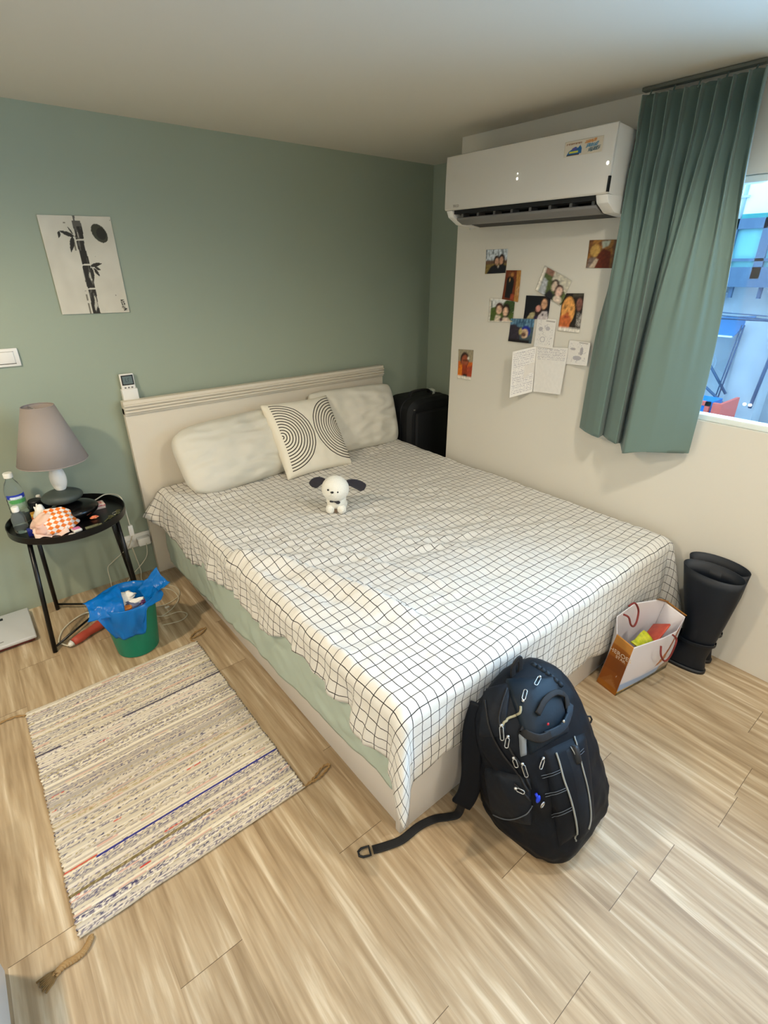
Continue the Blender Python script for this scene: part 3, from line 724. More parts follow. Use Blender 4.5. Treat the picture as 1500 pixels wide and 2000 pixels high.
# ================================================================ AIR CONDITIONER
def aircon():
    t = thing('air_conditioner', 'white wall mounted air conditioner unit above the photographs', 'air conditioner', (WX, .84, 1.68))
    y0, y1 = .437, 1.243
    prof = [(WX-.004, 1.935), (1.345, 1.947), (1.335, 1.94), (1.332, 1.742), (1.345, 1.738), (WX-.004, 1.72)]
    obj('body', prism(prof, 'y', y0+.004, y1-.004, .004), M_PLASTW, t, autos=.6)
    obj('front_panel', prism([(1.334, 1.948), (1.324, 1.944), (1.321, 1.85), (1.322, 1.742), (1.328, 1.736), (1.334, 1.739)], 'y', y0, y1, .002), M_GLOSSW, t, autos=.6)
    # bottom shell: end cheeks and outlet
    for a, b in ((y0+.003, y0+.05), (y1-.04, y1-.003)):
        obj('end_cheek', prism([(1.33, 1.737), (1.345, 1.71), (1.40, 1.682), (WX-.004, 1.672), (WX-.004, 1.737)], 'y', a, b, .004), M_PLASTW, t, autos=.6)
    obj('outlet', prism([(1.40, 1.733), (1.43, 1.69), (WX-.004, 1.676), (WX-.004, 1.733)], 'y', y0+.05, y1-.04), M_DARK, t, smooth=False)
    obj('inner_shroud', box(1.345, y0+.05, 1.722, 1.42, y1-.04, 1.738), M_DARK, t, smooth=False)
    fl = obj('louver', prism([(1.352, 1.706), (1.357, 1.709), (1.395, 1.690), (1.425, 1.685), (1.425, 1.681), (1.39, 1.682), (1.356, 1.697)], 'y', y0+.055, y1-.05, .0015), M_PLASTG, t, autos=.6)
    for k in range(8):
        y = y0+.07+k*.094
        obj('vane', box(1.366, y, 1.697, 1.41, y+.012, 1.722), M_PLASTG, t, smooth=False)
    obj('side_groove', box(1.319, y0-.002, 1.742, 1.330, y0+.004, 1.79), M_DARK, t, smooth=False)
    obj('drain_pipe', tube([(WX-.02, y1-.02, 1.676), (WX-.02, y1+.012, 1.672)], .004, 8), M_PLASTW, t)
    fr = frame((1.3212, 1.172, 1.7515), (0, -1, 0), (0, 0, 1))
    text('brand_lettering', 'TECO', .014, fr, M_PLASTG, t)
    mdot = mat('glowing_dot', (255, 250, 235), .3, emit=6)
    for q, r in (((1010, 349), .0045), ((1011, 339), .002), ((1187, 318), .0055)):
        p = atx(*q, 1.3206); obj('glow_dot', ell(p, (.0015, r*.8, r), 10, 6), mdot, t)  # small glowing dots on the front panel
    # sticker
    def scr(u, v):
        if v > .74 and .05 < u < .46 and v < .86: return (150, 120, 96) if nz(u*60, v*20, 1) > -.25 else None
    B = (205, 196, 178)
    pr = [B, ('f', scr), ('p', [(.07, .08), (.12, .34), (.24, .52), (.30, .62), (.36, .5), (.42, .66), (.46, .5), (.47, .14)], (34, 96, 150)), ('e', .27, .46, .07, .09, (84, 84, 150)),
          ('r', .14, .2, .37, .34, (196, 196, 70)), ('r', .07, .07, .42, .15, (50, 46, 60)),
          ('p', [(.53, .70), (.55, .90), (.84, .93), (.82, .74)], (196, 136, 80)), ('p', [(.57, .42), (.60, .66), (.90, .70), (.86, .46)], (88, 132, 158)), ('p', [(.63, .12), (.66, .38), (.95, .44), (.93, .2)], (84, 104, 110)),
          ('f', lambda u, v: (200, 190, 172) if u > .52 and nz(u*55, v*30, 2) > .28 else None)]
    painted('energy_sticker', [Vector((1.3208, .634, 1.913)), Vector((1.3208, .482, 1.913)), Vector((1.3208, .482, 1.866)), Vector((1.3208, .634, 1.866))], 76, 26, pr, parent=t, solid=.0004)
aircon()

# ================================================================ PHOTOGRAPHS
def photos():
    WH = (225, 218, 205)
    SK, SK2, HR = (196, 150, 122), (214, 176, 148), (44, 28, 24)
    def bord(l, b, r, t_): return ('f', lambda u, v: WH if (u < l or u > 1-r or v < b or v > 1-t_) else None)
    def trees(u, v): return (200, 208, 214) if nz(u*16, v*5, 1) > -.1 else (110, 120, 126)
    def snow(u, v): return trees(u, v) if v > .55 else ((104, 78, 62) if v > .4 else (128, 108, 60))
    L = []
    L.append(('p1', 'small photograph of two people in dark coats before snowy trees, highest of the left column', .0,
      [(950, 488), (992, 486), (988, 533), (948, 535)], [snow, ('e', .52, .55, .13, .2, HR), ('e', .54, .5, .09, .15, SK), ('e', .76, .55, .15, .26, HR), ('e', .74, .52, .09, .17, SK),
       ('p', [(.08, 0), (.25, .28), (.45, .38), (.6, .3), (.8, .4), (1, .3), (1, 0)], (24, 26, 34)), ('e', .62, .28, .03, .06, (190, 180, 170))]))
    L.append(('p2', 'narrow brown photograph of a dark dressed person standing in a doorway', .0008,
      [(989, 528), (1018, 528), (1012, 590), (981, 584)], [(150, 96, 36), ('r', 0, 0, .74, 1, (110, 50, 24)), ('r', .74, 0, 1, 1, (170, 120, 60)), ('e', .3, .86, .11, .08, (120, 76, 46)),
       ('e', .46, .86, .1, .07, (176, 120, 60)), ('p', [(.14, .06), (.12, .7), (.25, .8), (.5, .8), (.62, .66), (.56, .06)], (16, 18, 22)), ('e', .33, .68, .03, .06, (190, 150, 90)), ('r', .5, .03, .7, .22, (160, 70, 44)),
       ('f', lambda u, v: (190, 150, 110) if u > .78 and .2 < v < .5 and nz(u*20, v*20, 2) > 0 else None)]))
    L.append(('p3', 'white edged photograph of two smiling people in a green park under a pale sky', .0012,
      [(957, 582), (1006, 586), (1001, 629), (954, 628)], [lambda u, v: (206, 208, 206) if v > .55+.1*math.sin(u*5) else (74, 92, 40), ('e', .82, .7, .26, .3, (52, 74, 38)), ('r', .05, .6, .12, .9, (120, 124, 116)),
       ('e', .42, .62, .16, .22, (70, 38, 30)), ('e', .41, .52, .11, .19, SK2), ('e', .70, .5, .15, .32, (30, 22, 18)), ('e', .68, .46, .1, .2, SK2), ('p', [(.24, 0), (.3, .3), (.5, .26), (.52, 0)], (206, 190, 168)),
       ('p', [(.56, 0), (.6, .2), (.8, .2), (.95, 0)], (214, 190, 172)), ('r', .48, 0, .58, .18, (70, 40, 56)), bord(.06, .03, .0, .04)]))
    L.append(('p4', 'tilted photograph of two people on a lawn below a castle skyline', .0022,
      [(1064, 519), (1117, 549), (1096, 596), (1046, 566)], [lambda u, v: (84, 96, 56), ('f', lambda u, v: (196, 190, 172) if v > .80-.34*u+.06*nz(u*18, 0, 3) and u > .4 else ((140, 104, 88) if v > .78 and u < .5 else None)),
       ('p', [(.12, 0), (.12, .62), (.28, .55), (.36, .0)], (172, 176, 180)), ('p', [(.35, 0), (.45, .3), (.66, .2), (.66, 0)], (34, 34, 40)), ('e', .56, .58, .13, .2, (50, 36, 28)), ('e', .55, .5, .08, .2, (206, 184, 164)),
       ('e', .75, .42, .15, .26, (66, 40, 34)), ('e', .76, .4, .1, .2, (222, 186, 168)), ('e', .82, .1, .14, .16, (216, 196, 178)), bord(.10, .0, .0, .0)]))
    L.append(('p5', 'dark photograph of two people leaning together at night', .0016,
      [(1028, 577), (1076, 579), (1070, 624), (1023, 622)], [(10, 14, 24), ('e', .78, .66, .15, .28, (60, 36, 26)), ('e', .78, .66, .11, .22, (206, 158, 124)), ('p', [(.55, 0), (.68, .34), (.92, .36), (1, .1), (1, 0)], (196, 186, 186)),
       ('e', .56, .38, .16, .2, (40, 22, 20)), ('e', .56, .46, .1, .14, (200, 140, 126)), ('p', [(.14, 0), (.25, .26), (.42, .3), (.5, 0)], (168, 158, 120)), ('r', .42, 0, .58, .14, (44, 30, 60)), ('e', .77, .2, .035, .07, (30, 22, 36)),
       ('r', .68, .68, .9, .70, (40, 26, 22))]))
    def face(u, v):
        return None
    L.append(('p6', 'largest photograph, a close up of a smiling face with a second face behind', .0012,
      [(1100, 573), (1141, 573), (1132, 650), (1090, 645)], [(36, 30, 26), ('e', .40, .56, .36, .42, (24, 18, 14)), ('e', .34, .54, .32, .37, (222, 156, 84)), ('e', .28, .3, .26, .16, (200, 110, 60)), ('p', [(0, .1), (.0, .4), (.3, .3), (.55, .34), (.48, .1)], (196, 104, 54)),
       ('r', .12, .66, .3, .685, (50, 30, 18)), ('r', .44, .64, .58, .66, (50, 30, 18)), ('e', .2, .62, .07, .018, (40, 22, 14)), ('e', .5, .59, .06, .018, (40, 22, 14)), ('e', .34, .48, .08, .035, (180, 92, 44)),
       ('e', .3, .38, .13, .03, (150, 60, 40)), ('e', .84, .72, .14, .16, (130, 86, 74)), ('r', .72, .66, .98, .68, (50, 34, 30)), ('f', lambda u, v: (190, 184, 176) if u > .78 and .15 < v < .5 and nz(u*25, v*25, 1) > .05 else None),
       ('f', lambda u, v: (70, 66, 56) if v > .9+.1*(u-.3)**2 and u > .5 else None), bord(.0, .10, .0, .0)]))
    L.append(('p7', 'blue toned photograph of people in front of tall windows, lowest of the middle photographs', .0028,
      [(998, 622), (1044, 623), (1038, 671), (993, 666)], [lambda u, v: ((110, 150, 176) if nz(u*22, v*3, 5) > 0 else (50, 84, 110)) if v > .66 else (66, 84, 92), ('p', [(0, 0), (0, .72), (.2, .76), (.45, .6), (.5, 0)], (46, 40, 52)),
       ('e', .70, .48, .2, .24, (26, 42, 140)), ('e', .66, .38, .15, .2, (200, 170, 140)), ('e', .48, .46, .07, .14, (176, 160, 100)), ('e', .62, .34, .1, .09, (96, 66, 54)), ('r', 0, 0, .9, .12, (22, 16, 22))]))
    L.append(('p8', 'brown photograph at the upper right, partly behind the curtain', .0,
      [(1152, 469), (1208, 468), (1200, 524), (1145, 523)], [lambda u, v: (150, 104, 50) if nz(u*6, v*6, 1) > -.1 else (110, 70, 40), ('e', .25, .62, .18, .22, (190, 150, 80)), ('p', [(.5, .7), (.45, .95), (.75, .98), (.7, .8)], (170, 176, 160)),
       ('p', [(.3, 0), (.36, .5), (.55, .7), (.8, .6), (.84, 0)], (96, 38, 22)), ('p', [(0, 0), (.05, .35), (.3, .4), (.2, 0)], (120, 104, 96)), ('p', [(.1, 0), (.3, .34), (.4, .3), (.3, 0)], (204, 184, 160)), ('r', .86, 0, 1, 1, (100, 70, 50))]))
    L.append(('p9', 'small orange photograph of a person in glasses, low and alone beside the wall corner', .0,
      [(896, 682), (925, 684), (920, 743), (894, 738)], [lambda u, v: (150, 140, 116) if v > .6 else (196, 96, 30), ('e', .45, .66, .3, .26, (56, 32, 24)), ('e', .46, .6, .24, .22, (150, 78, 50)), ('p', [(0, .1), (.05, .45), (.3, .5), (.3, .1)], (214, 116, 26)),
       ('p', [(.3, .1), (.3, .5), (.65, .5), (.7, .1)], (140, 52, 24)), ('r', .3, .62, .68, .66, (30, 18, 14)), ('p', [(.7, .1), (.66, .44), (1, .5), (1, .1)], (160, 66, 40)), ('r', .4, .1, .66, .18, (24, 14, 16)), ('e', .7, .72, .07, .05, (220, 214, 196)), bord(0, .1, 0, 0)]))
    for k, (n, lab, dx, q, pr) in enumerate(L):
        cs = [atx(u, v, WX-.0015-dx) for u, v in q]
        o = painted('photograph', cs, 44, 44 if n != 'p6' else 60, pr, ns=.30, seed=k*9, bow=.003, blur=.028); tag(o, lab, 'photograph', 'photographs taped to the white wall')
    # drawings and letters
    PW = (226, 222, 216)
    def pencil(seed, dens, x0=.1, x1=.9, y0=.08, y1=.92):
        def f(u, v):
            if not (x0 < u < x1 and y0 < v < y1): return None
            q = abs(nz(u*9+seed, v*9, 2))
            if q < .028 and nz(u*4, v*4, seed) > -dens: return (168, 164, 168)
        return f
    def lines(seed, n, y0, y1, x0=.06, x1=.94):
        def f(u, v):
            if not (x0 < u < x1 and y0 < v < y1): return None
            k = (v-y0)/(y1-y0)*n; fr = k-math.floor(k)
            if .3 < fr < .75 and nz(u*46+math.floor(k)*7.1, fr*2+seed, seed) > .03: return (158, 154, 164)
        return f
    S = []
    S.append(('drawing', 'pencil sketch on white paper taped above the open letter', 'drawing', [atx(1050, 619, WX-.003), atx(1087, 624, WX-.004), atx(1079, 681, WX-.010), atx(1042, 677, WX-.006)],
        [PW, ('f', pencil(4, .1)), ('e', .25, .62, .10, .07, (180, 176, 178)), ('e', .62, .66, .12, .07, (184, 180, 182)), ('e', .42, .28, .14, .10, (186, 182, 184)), ('e', .42, .28, .10, .07, PW), ('r', .5, .9, .95, .93, (170, 164, 158))]))
    S.append(('drawing', 'small pencil sketch card taped nearest the curtain', 'drawing', [atx(1112, 664, WX-.004), atx(1153, 670, WX-.016), atx(1146, 715, WX-.020), atx(1104, 711, WX-.004)],
        [PW, ('f', pencil(9, .0)), ('e', .25, .66, .12, .06, (176, 172, 174)), ('e', .66, .6, .08, .17, (170, 166, 170)), ('e', .5, .3, .2, .1, (178, 174, 178)), ('r', .5, .93, .9, .96, (168, 162, 156))]))
    for a in S:
        tag(painted(a[0], a[3], 50, 50, a[4], m=M_PAPER, ns=.02), a[1], a[2], 'drawings taped to the white wall')
    lt = thing('open_letter', 'folded handwritten letter hanging open on the white wall, its left page swung out', 'letter', (WX-.01, .8, .95))
    painted('page', [atx(1001, 687, WX-.055), atx(1048, 676, WX-.006), atx(1040, 765, WX-.006), atx(995, 777, WX-.075)], 60, 90, [PW, ('f', lines(3, 22, .05, .96)), ('f', lambda u, v: (214, 208, 200) if u > .55 and v < .75 and nz(u*3, v*3, 1) > .1 else None)], m=M_PAPER, parent=lt, ns=.02)
    painted('page', [atx(1048, 676, WX-.006), atx(1110, 680, WX-.006), atx(1094, 771, WX-.022), atx(1041, 765, WX-.010)], 60, 90, [PW, ('f', lines(5, 9, .72, .97)), ('f', lambda u, v: (150, 146, 150) if .66 < v < .69 and .2 < u < .45 and nz(u*60, 1, 1) > .0 else None)], m=M_PAPER, parent=lt, ns=.02)
photos()

# ================================================================ CURTAIN
def curtain():
    t = thing('curtain', 'grey green pleated curtain gathered at the left side of the window', 'curtain', (1.45, .25, .80))
    bot = [(.490, 1.495), (.44, 1.455), (.385, 1.425), (.352, 1.415), (.362, 1.47), (.348, 1.455), (.31, 1.42), (.272, 1.40), (.262, 1.395), (.278, 1.47), (.262, 1.45), (.238, 1.415), (.215, 1.37), (.205, 1.362), (.19, 1.366), (.13, 1.395), (.07, 1.445), (.03, 1.485), (.018, 1.50)]
    def resamp(pl, n):
        d = [0]
        for i in range(1, len(pl)): d.append(d[-1]+math.hypot(pl[i][0]-pl[i-1][0], pl[i][1]-pl[i-1][1]))
        return [(interp(d[-1]*k/n, d, [p[0] for p in pl]), interp(d[-1]*k/n, d, [p[1] for p in pl])) for k in range(n+1)]
    n = 300; bp = resamp(bot, n); nzv = 90
    # smooth bottom section
    for _ in range(3): bp = [bp[0]]+[((bp[i-1][0]+bp[i][0]*2+bp[i+1][0])/4, (bp[i-1][1]+bp[i][1]*2+bp[i+1][1])/4) for i in range(1, n)]+[bp[-1]]
    V = []
    for j in range(nzv+1):
        w = j/nzv; z = .815+(2.032-.815)*w
        wt = sm(.15, 1.0, w)**1.3
        for i in range(n+1):
            s = i/n
            yb, xb = bp[i]
            # header: nine sharp pleats
            ph = s*8.5*2*PI+.9*math.sin(s*7)
            amp = .026*(1-.45*math.exp(-((w-.88)/.05)**2))*sm(.35, .9, w)+.004
            yt = .452-.385*s+.010*math.sin(ph*1+1.3); xt = 1.448+amp*math.sin(ph)-.010*math.sin(2*ph)
            y = yb+(yt-yb)*wt; x = xb+(xt-xb)*wt
            mid = math.exp(-((w-.55)/.25)**2)
            x += mid*.010*math.sin(s*5.5*2*PI+.5+1.5*w)*sm(1.0, .55, s)
            lim = .49+(.432-.49)*sm(1.15, 1.66, z)
            y = min(y, lim)
            zz = z
            if w < .02: zz = z+.012*math.sin(s*20)*0-.035*math.exp(-((s-.62)/.12)**2)*(1-w/.02)+.028*(1-w/.02)
            elif w < .35:
                zz = z
            if w > .97: zz += .006*math.sin(ph)-.006*math.sin(s*PI)
            V.append(Vector((x, y, zz)))
    Fc = [[j*(n+1)+i, j*(n+1)+i+1, (j+1)*(n+1)+i+1, (j+1)*(n+1)+i] for j in range(nzv) for i in range(n)]
    obj('fabric', (V, Fc), M_CURT, t, solid=.0025)
    r = thing('curtain_rail', 'white curtain rail fixed under the ceiling above the window', 'rail', (1.455, -.3, CZ-.03))
    obj('track', box(1.492, -1.9, CZ-.030, 1.520, .075, CZ-.001, .003), M_PLASTW, r, autos=.6)
    obj('shaded_track', box(1.462, .076, CZ-.012, 1.492, .45, CZ-.001, .002), mat('track_shade_grey', (92, 96, 88), .6), r)  # slim stretch of rail, its grey standing in for shade above the curtain
    for k in range(5): obj('glider', tube([(1.475, .10+.08*k, CZ-.010), (1.462, .10+.08*k, CZ-.036)], .003, 6), M_CURT, r)
curtain()

# ================================================================ LAMP + TABLE
TX, TY, TZ, TR_ = -.432, 1.735, .500, .228
def table():
    t = thing('side_table', 'round black metal tray table between the bed and wall', 'table', (TX, TY, 0))
    obj('tray', lathe([(0, TZ-.004), (TR_-.006, TZ-.004), (TR_-.001, TZ), (TR_, TZ+.028), (TR_-.003, TZ+.028), (TR_-.008, TZ+.002), (0, TZ)], 64, (TX, TY, 0), cap=False), M_BLACK, t, autos=.5)
    legs = [((-.598, 1.63), (-.638, 1.540)), ((-.557, 1.862), (-.572, 1.884)), ((-.262, 1.66), (-.250, 1.625)), ((-.262, 1.835), (-.222, 1.868))]
    for a, b in legs:
        obj('leg', tube([(a[0], a[1], TZ-.004), (b[0], b[1], .0)], .0095, 10), M_BLACK, t)
    for a, b in ((0, 3), (1, 2)):
        p, q = legs[a][1], legs[b][1]
        obj('stretcher', tube([(p[0], p[1], .022+.008*a), (q[0], q[1], .022+.008*a)], .005, 8), M_BLACK, t)
    obj('frame_ring', tube([(TX+.165*math.cos(k), TY+.165*math.sin(k), TZ-.014) for k in [i*2*PI/40 for i in range(40)]], .007, 8, closed=True), M_BLACK, t)
    for k in (0, 2):
        a = legs[k][0]; d = Vector((TX-a[0], TY-a[1], 0)).normalized()
        obj('corner_brace', prism([(0, 0), (.05, 0), (0, -.05)], 'y', -.008, .008), M_BLACK, None) if False else None
table()
def lamp():
    lx, ly = -.425, 1.75
    t = thing('table_lamp', 'table lamp with taupe cone shade and stacked pebble base on black tray table', 'lamp', (lx, ly, TZ))
    def pebble(cx, cy, cz, a, b, h, m, n, sq=2.4):
        V, Fc = ell((0, 0, 0), (a, b, h), 36, 20)
        V = [Vector((cx+v.x*(1+.06*math.sin(2*math.atan2(v.y, v.x)+n)), cy+v.y, cz+v.z)) for v in V]; return obj('pebble', (V, Fc), m, t)
    pebble(lx+.018, ly-.01, TZ+.040, .098, .09, .038, M_STONEB, 1).__setitem__('label', 'wide black bottom pebble')
    pebble(lx-.005, ly, TZ+.108, .076, .07, .032, M_STONE, 2).__setitem__('label', 'grey green middle pebble')
    pebble(lx-.002, ly, TZ+.19, .031, .028, .062, M_PLASTW, 3).__setitem__('label', 'upright white pebble')
    obj('stem', tube([(lx, ly, TZ+.24), (lx, ly, TZ+.36)], .006, 10), M_PLASTW, t)
    obj('bulb', ell((lx, ly, TZ+.39), (.028, .028, .04), 16, 12), mat('frosted_bulb', (235, 232, 224), .3), t)
    zb, zt = .770, 1.0
    s = obj('lamp_shade', lathe([(.130, zb), (.058, zt)], 64, (lx, ly, 0), cap=False), M_SHADE, t, solid=.0025)
    for r, z in ((.130, zb), (.058, zt)): obj('rim', tube([(lx+r*math.cos(a), ly+r*math.sin(a), z) for a in [i*2*PI/48 for i in range(48)]], .002, 6, closed=True), M_SHADE, s)
    obj('shade_ring', join(tube([(lx+.012*math.cos(a), ly+.012*math.sin(a), zt-.015) for a in [i*2*PI/20 for i in range(20)]], .002, 6, closed=True), *[tube([(lx+.012*math.cos(a), ly+.012*math.sin(a), zt-.015), (lx+.056*math.cos(a), ly+.056*math.sin(a), zt-.006)], .0015, 5) for a in (0, 2.1, 4.2)]), M_METAL, s)
lamp()
def bottle(x, y, h, r, label, cat_label, big):
    t = thing('water_bottle', label, 'bottle', (x, y, TZ+.0008), group='bottles on the tray table')
    z = TZ+.001
    prof = [(r*.8, 0), (r, .008)]
    if big:
        k = .02
        while k < h*.55: prof += [(r, k), (r*.965, k+.006), (r, k+.012)]; k += .018
        prof += [(r, h*.62), (r*.92, h*.70), (r*.7, h*.80), (r*.42, h*.87), (r*.40, h*.93)]
    else: prof += [(r, h*.55), (r*.9, h*.68), (r*.5, h*.8), (r*.45, h*.86)]
    obj('body', lathe(prof, 32, (x, y, z)), M_PLASTBOTTLE, t)
    wh = h*.5 if big else h*.3
    obj('water', lathe([(r*.78, .003), (r*.93, .01), (r*.93, wh)], 32, (x, y, z)), M_WATER, t)
    zc = prof[-1][1]; obj('cap', lathe([(r*.50, zc-.004), (r*.52, zc), (r*.52, zc+.014), (r*.46, zc+.017)], 24, (x, y, z)), mat('white_cap', (238, 238, 232), .4), t, autos=.6)
    if big:
        def LB(u, v):
            a = -2.6+u*2.4; return Vector((x+(r+.001)*math.cos(a), y+(r+.001)*math.sin(a), z+h*.30+v*h*.30))
        V, Fc = grid(30, 20, LB)
        cols = [paintcol([(150, 172, 150), ('r', 0, .72, 1, 1, (40, 60, 170)), ('e', .45, .8, .3, .1, (220, 230, 240)), ('e', .5, .55, .45, .15, (84, 160, 90))], i/30, j/20, .1) for j in range(21) for i in range(31)]
        obj('bottle_label', (V, Fc), M_PAINT, t, cols=cols)
    return t
bottle(-.590, 1.842, .225, .034, 'tall clear water bottle with blue and green label at the tray edge', '', True)
bottle(-.606, 1.725, .115, .026, 'short clear bottle with white cap at the front left of tray', '', False)
def traystuff():
    z = TZ+.001
    g = None
    # crumpled snack bag
    t = thing('snack_bag', 'crumpled paper snack bag with orange and white checks on the tray', 'paper bag', (-.49, 1.66, z))
    def B(u, v):
        a = u*2*PI; r = [(.07, .0), (.085, .012), (.078, .04), (.066, .062), (.038, .082), (.0, .088)]
        i = v*(len(r)-1); k = min(int(i), len(r)-2); f = i-k; rr = r[k][0]+(r[k+1][0]-r[k][0])*f; zz = r[k][1]+(r[k+1][1]-r[k][1])*f
        w = 1+.10*nz(math.cos(a)*2, math.sin(a)*2, v*3)
        return Vector((-.492+rr*w*math.cos(a)*1.05, 1.665+rr*w*math.sin(a)*.78, z+zz*(1+.15*nz(math.cos(a)*1.5, math.sin(a)*1.5, 2))))
    V, Fc = grid(160, 100, B)
    def chk(p):
        X_, Y_ = p.x, p.y*.6+p.z*1.1; a = (X_+Y_)*.707; b = (X_-Y_)*.707
        q = (math.floor(a/.0165)+math.floor(b/.0165)) % 2
        if p.x < -.515+.03*nz(p.y*30, p.z*30, 1): return (226, 190, 170)
        return (236, 122, 34) if q else (238, 228, 218)
    cols = [lin(chk(p)) for p in V]
    obj('bag_body', (V, Fc), attrmat('snack_paper', .55, bump=(50, .4, .003)), t, cols=cols)
    def crumple(name, c, r, m, seed, par, sq=(1, 1, 1)):
        V, Fc = ell((0, 0, 0), (1, 1, 1), 26, 16)
        V = [Vector((c[0]+v.x*r*sq[0]*(1+.45*nz(v.x*1.6+seed, v.y*1.6, v.z*1.6)+.2*nz(v.x*4, v.y*4+seed, v.z*4)), c[1]+v.y*r*sq[1]*(1+.45*nz(v.x*1.6+seed, v.y*1.6, v.z*1.6)), c[2]+v.z*r*sq[2]*(1+.4*nz(v.x*2.2, v.y*2.2+seed, v.z*2.2)))) for v in V]
        return obj(name, (V, Fc), m, par, smooth=True)
    crumple('torn_mouth', (-.540, 1.64, z+.03), .045, mat('pink_paper', (226, 182, 164), .7, bump=(60, .5, .004)), 3, t, (.8, .8, .65))
    crumple('napkin', (-.525, 1.735, z+.045), .036, M_TISSUE, 8, t, (.7, .6, 1.5))
    obj('paper_flap', (lambda G: G)(grid(14, 10, lambda u, v: Vector((-.575+u*.12, 1.585+v*.05+.01*math.sin(u*5), z+.004+.03*v*v+.008*math.sin(u*8))))), mat('pale_pink_paper', (234, 208, 194), .6), t, solid=.0008)
    # dark jar behind
    j = thing('cosmetic_jar', 'small black jar with dark lid standing behind the snack bag', 'jar', (-.527, 1.845, z))
    obj('body', lathe([(.026, 0), (.028, .004), (.028, .055)], 28, (-.527, 1.845, z)), M_STONEB, j, autos=.6); obj('lid', lathe([(.029, .056), (.029, .08), (.026, .084)], 28, (-.527, 1.845, z)), M_DARK, j, autos=.6)
    tb = thing('lip_balm', 'pale pink upright tube beside the black jar', 'tube', (-.508, 1.885, z)); obj('barrel', lathe([(.009, 0), (.009, .06)], 16, (-.508, 1.885, z)), mat('pale_pink', (206, 180, 176), .4), tb, autos=.6); obj('cap', lathe([(.0095, .06), (.0095, .085), (.007, .088)], 16, (-.508, 1.885, z)), M_PLASTW, tb, autos=.6)
    tag(obj('sweet_packet', box(-.560, 1.76, z, -.535, 1.80, z+.05, .003), mat('yellow_packet', (206, 180, 50), .4, mottle=(60, (190, 90, 60)))), 'small yellow and red packet between the big bottle and snack bag', 'packet')
    tag(obj('blue_box', box(-.592, 1.655, z, -.568, 1.685, z+.028, .002), mat('navy_blue_box', (30, 40, 130), .4)), 'small navy blue box beside the short bottle', 'box')
    # gum box with white lead over it
    p = thing('gum_box', 'small white and red cardboard box lying at the back of the tray', 'box', (-.315, 1.79, z))
    obj('carton', box(-.345, 1.765, z, -.275, 1.815, z+.022, .0015), mat('gum_card', (222, 196, 180), .5), p, autos=.6)
    obj('printed_band', join(box(-.346, 1.7645, z+.012, -.274, 1.8155, z+.0185), box(-.335, 1.775, z+.021, -.285, 1.806, z+.0226)), mat('gum_red', (186, 44, 46), .5, mottle=(90, (228, 200, 190))), p, smooth=False)
    tag(obj('charging_lead', tube(smoothpath([(-.385, 1.735, z+.004), (-.36, 1.755, z+.012), (-.33, 1.785, z+.029), (-.29, 1.825, z+.03), (-.255, 1.84, z+.035), (-.222, 1.82, z+.034), (-.205, 1.79, z+.030), (-.200, 1.765, z+.01), (-.199, 1.755, .44), (-.197, 1.75, .385)], 6), .0028, 8), M_CABLE), 'white charging lead lying over the gum box and tray edge', 'cable')
    tag(obj('charger_plug', box(-.209, 1.742, .335, -.187, 1.758, .39, .004), M_PLASTW), 'white charger block hanging below the tray edge', 'charger')
    # candy
    tag(crumple('wrapped_sweet', (-.343, 1.673, z+.007), .013, mat('orange_sweet', (232, 84, 60), .35, mottle=(120, (240, 170, 120))), 2, None, (1.2, .8, .55)), 'small orange red wrapped sweet on the black tray', 'sweet')
    # keys
    k = thing('key_ring', 'bunch of brass keys and fobs spread over the right of the tray', 'keys', (-.28, 1.63, z))
    mb = mat('dull_brass', (128, 124, 84), .4, metal=.7)
    for i, (x, y, a, L) in enumerate(((-.300, 1.625, .9, .055), (-.272, 1.635, .7, .06), (-.255, 1.655, 1.1, .05))):
        Mx = Matrix.Translation((x, y, z+.003+.002*i)) @ Matrix.Rotation(a, 4, 'Z')
        kk = obj('key', join(xf(box(-L/2, -.0025, 0, L/2-.01, .0025, .0018), Mx), xf(lathe([(.004, 0), (.0105, 0), (.0105, .002), (.004, .002)], 16, (L/2, 0, 0), cap=False), Mx)), mb, k, smooth=False)
    obj('ring', tube([(-.257+.014*math.cos(a), 1.662+.014*math.sin(a), z+.006) for a in [i*2*PI/20 for i in range(20)]], .0012, 6, closed=True), M_METAL, k)
    tag(obj('usb_stick', join(xf(box(-.032, -.008, 0, .022, .008, .008, .002), Matrix.Translation((-.365, 1.587, z)) @ Matrix.Rotation(.12, 4, 'Z')), xf(box(.022, -.006, .001, .034, .006, .006), Matrix.Translation((-.365, 1.587, z)) @ Matrix.Rotation(.12, 4, 'Z'))), mat('olive_plastic', (110, 112, 84), .4)), 'short olive stick with metal end near the front rim of tray', 'memory stick')
    tag(obj('white_fob', ell((-.305, 1.583, z+.004), (.016, .009, .004), 16, 8), M_PLASTW), 'small oval white tag beside the olive stick', 'tag')
    f = thing('floss_case', 'small pink and white rounded case at the front of the tray', 'case', (-.428, 1.592, z))
    obj('case', xf(box(-.017, -.02, 0, .017, .02, .012, .005, 3), Matrix.Translation((-.428, 1.592, z)) @ Matrix.Rotation(.2, 4, 'Z')), M_PLASTW, f)
    obj('pink_face', xf(box(-.014, -.011, .0115, .014, .014, .0132, .0005), Matrix.Translation((-.428, 1.592, z)) @ Matrix.Rotation(.2, 4, 'Z')), mat('magenta_print', (190, 60, 130), .4, mottle=(150, (225, 150, 190))), f)
    tag(obj('pen', tube([(-.53, 1.560, z+.006), (-.465, 1.552, z+.006)], .004, 10), mat('purple_pen', (70, 40, 130), .4)), 'short purple pen lying at the front rim under the snack bag', 'pen')
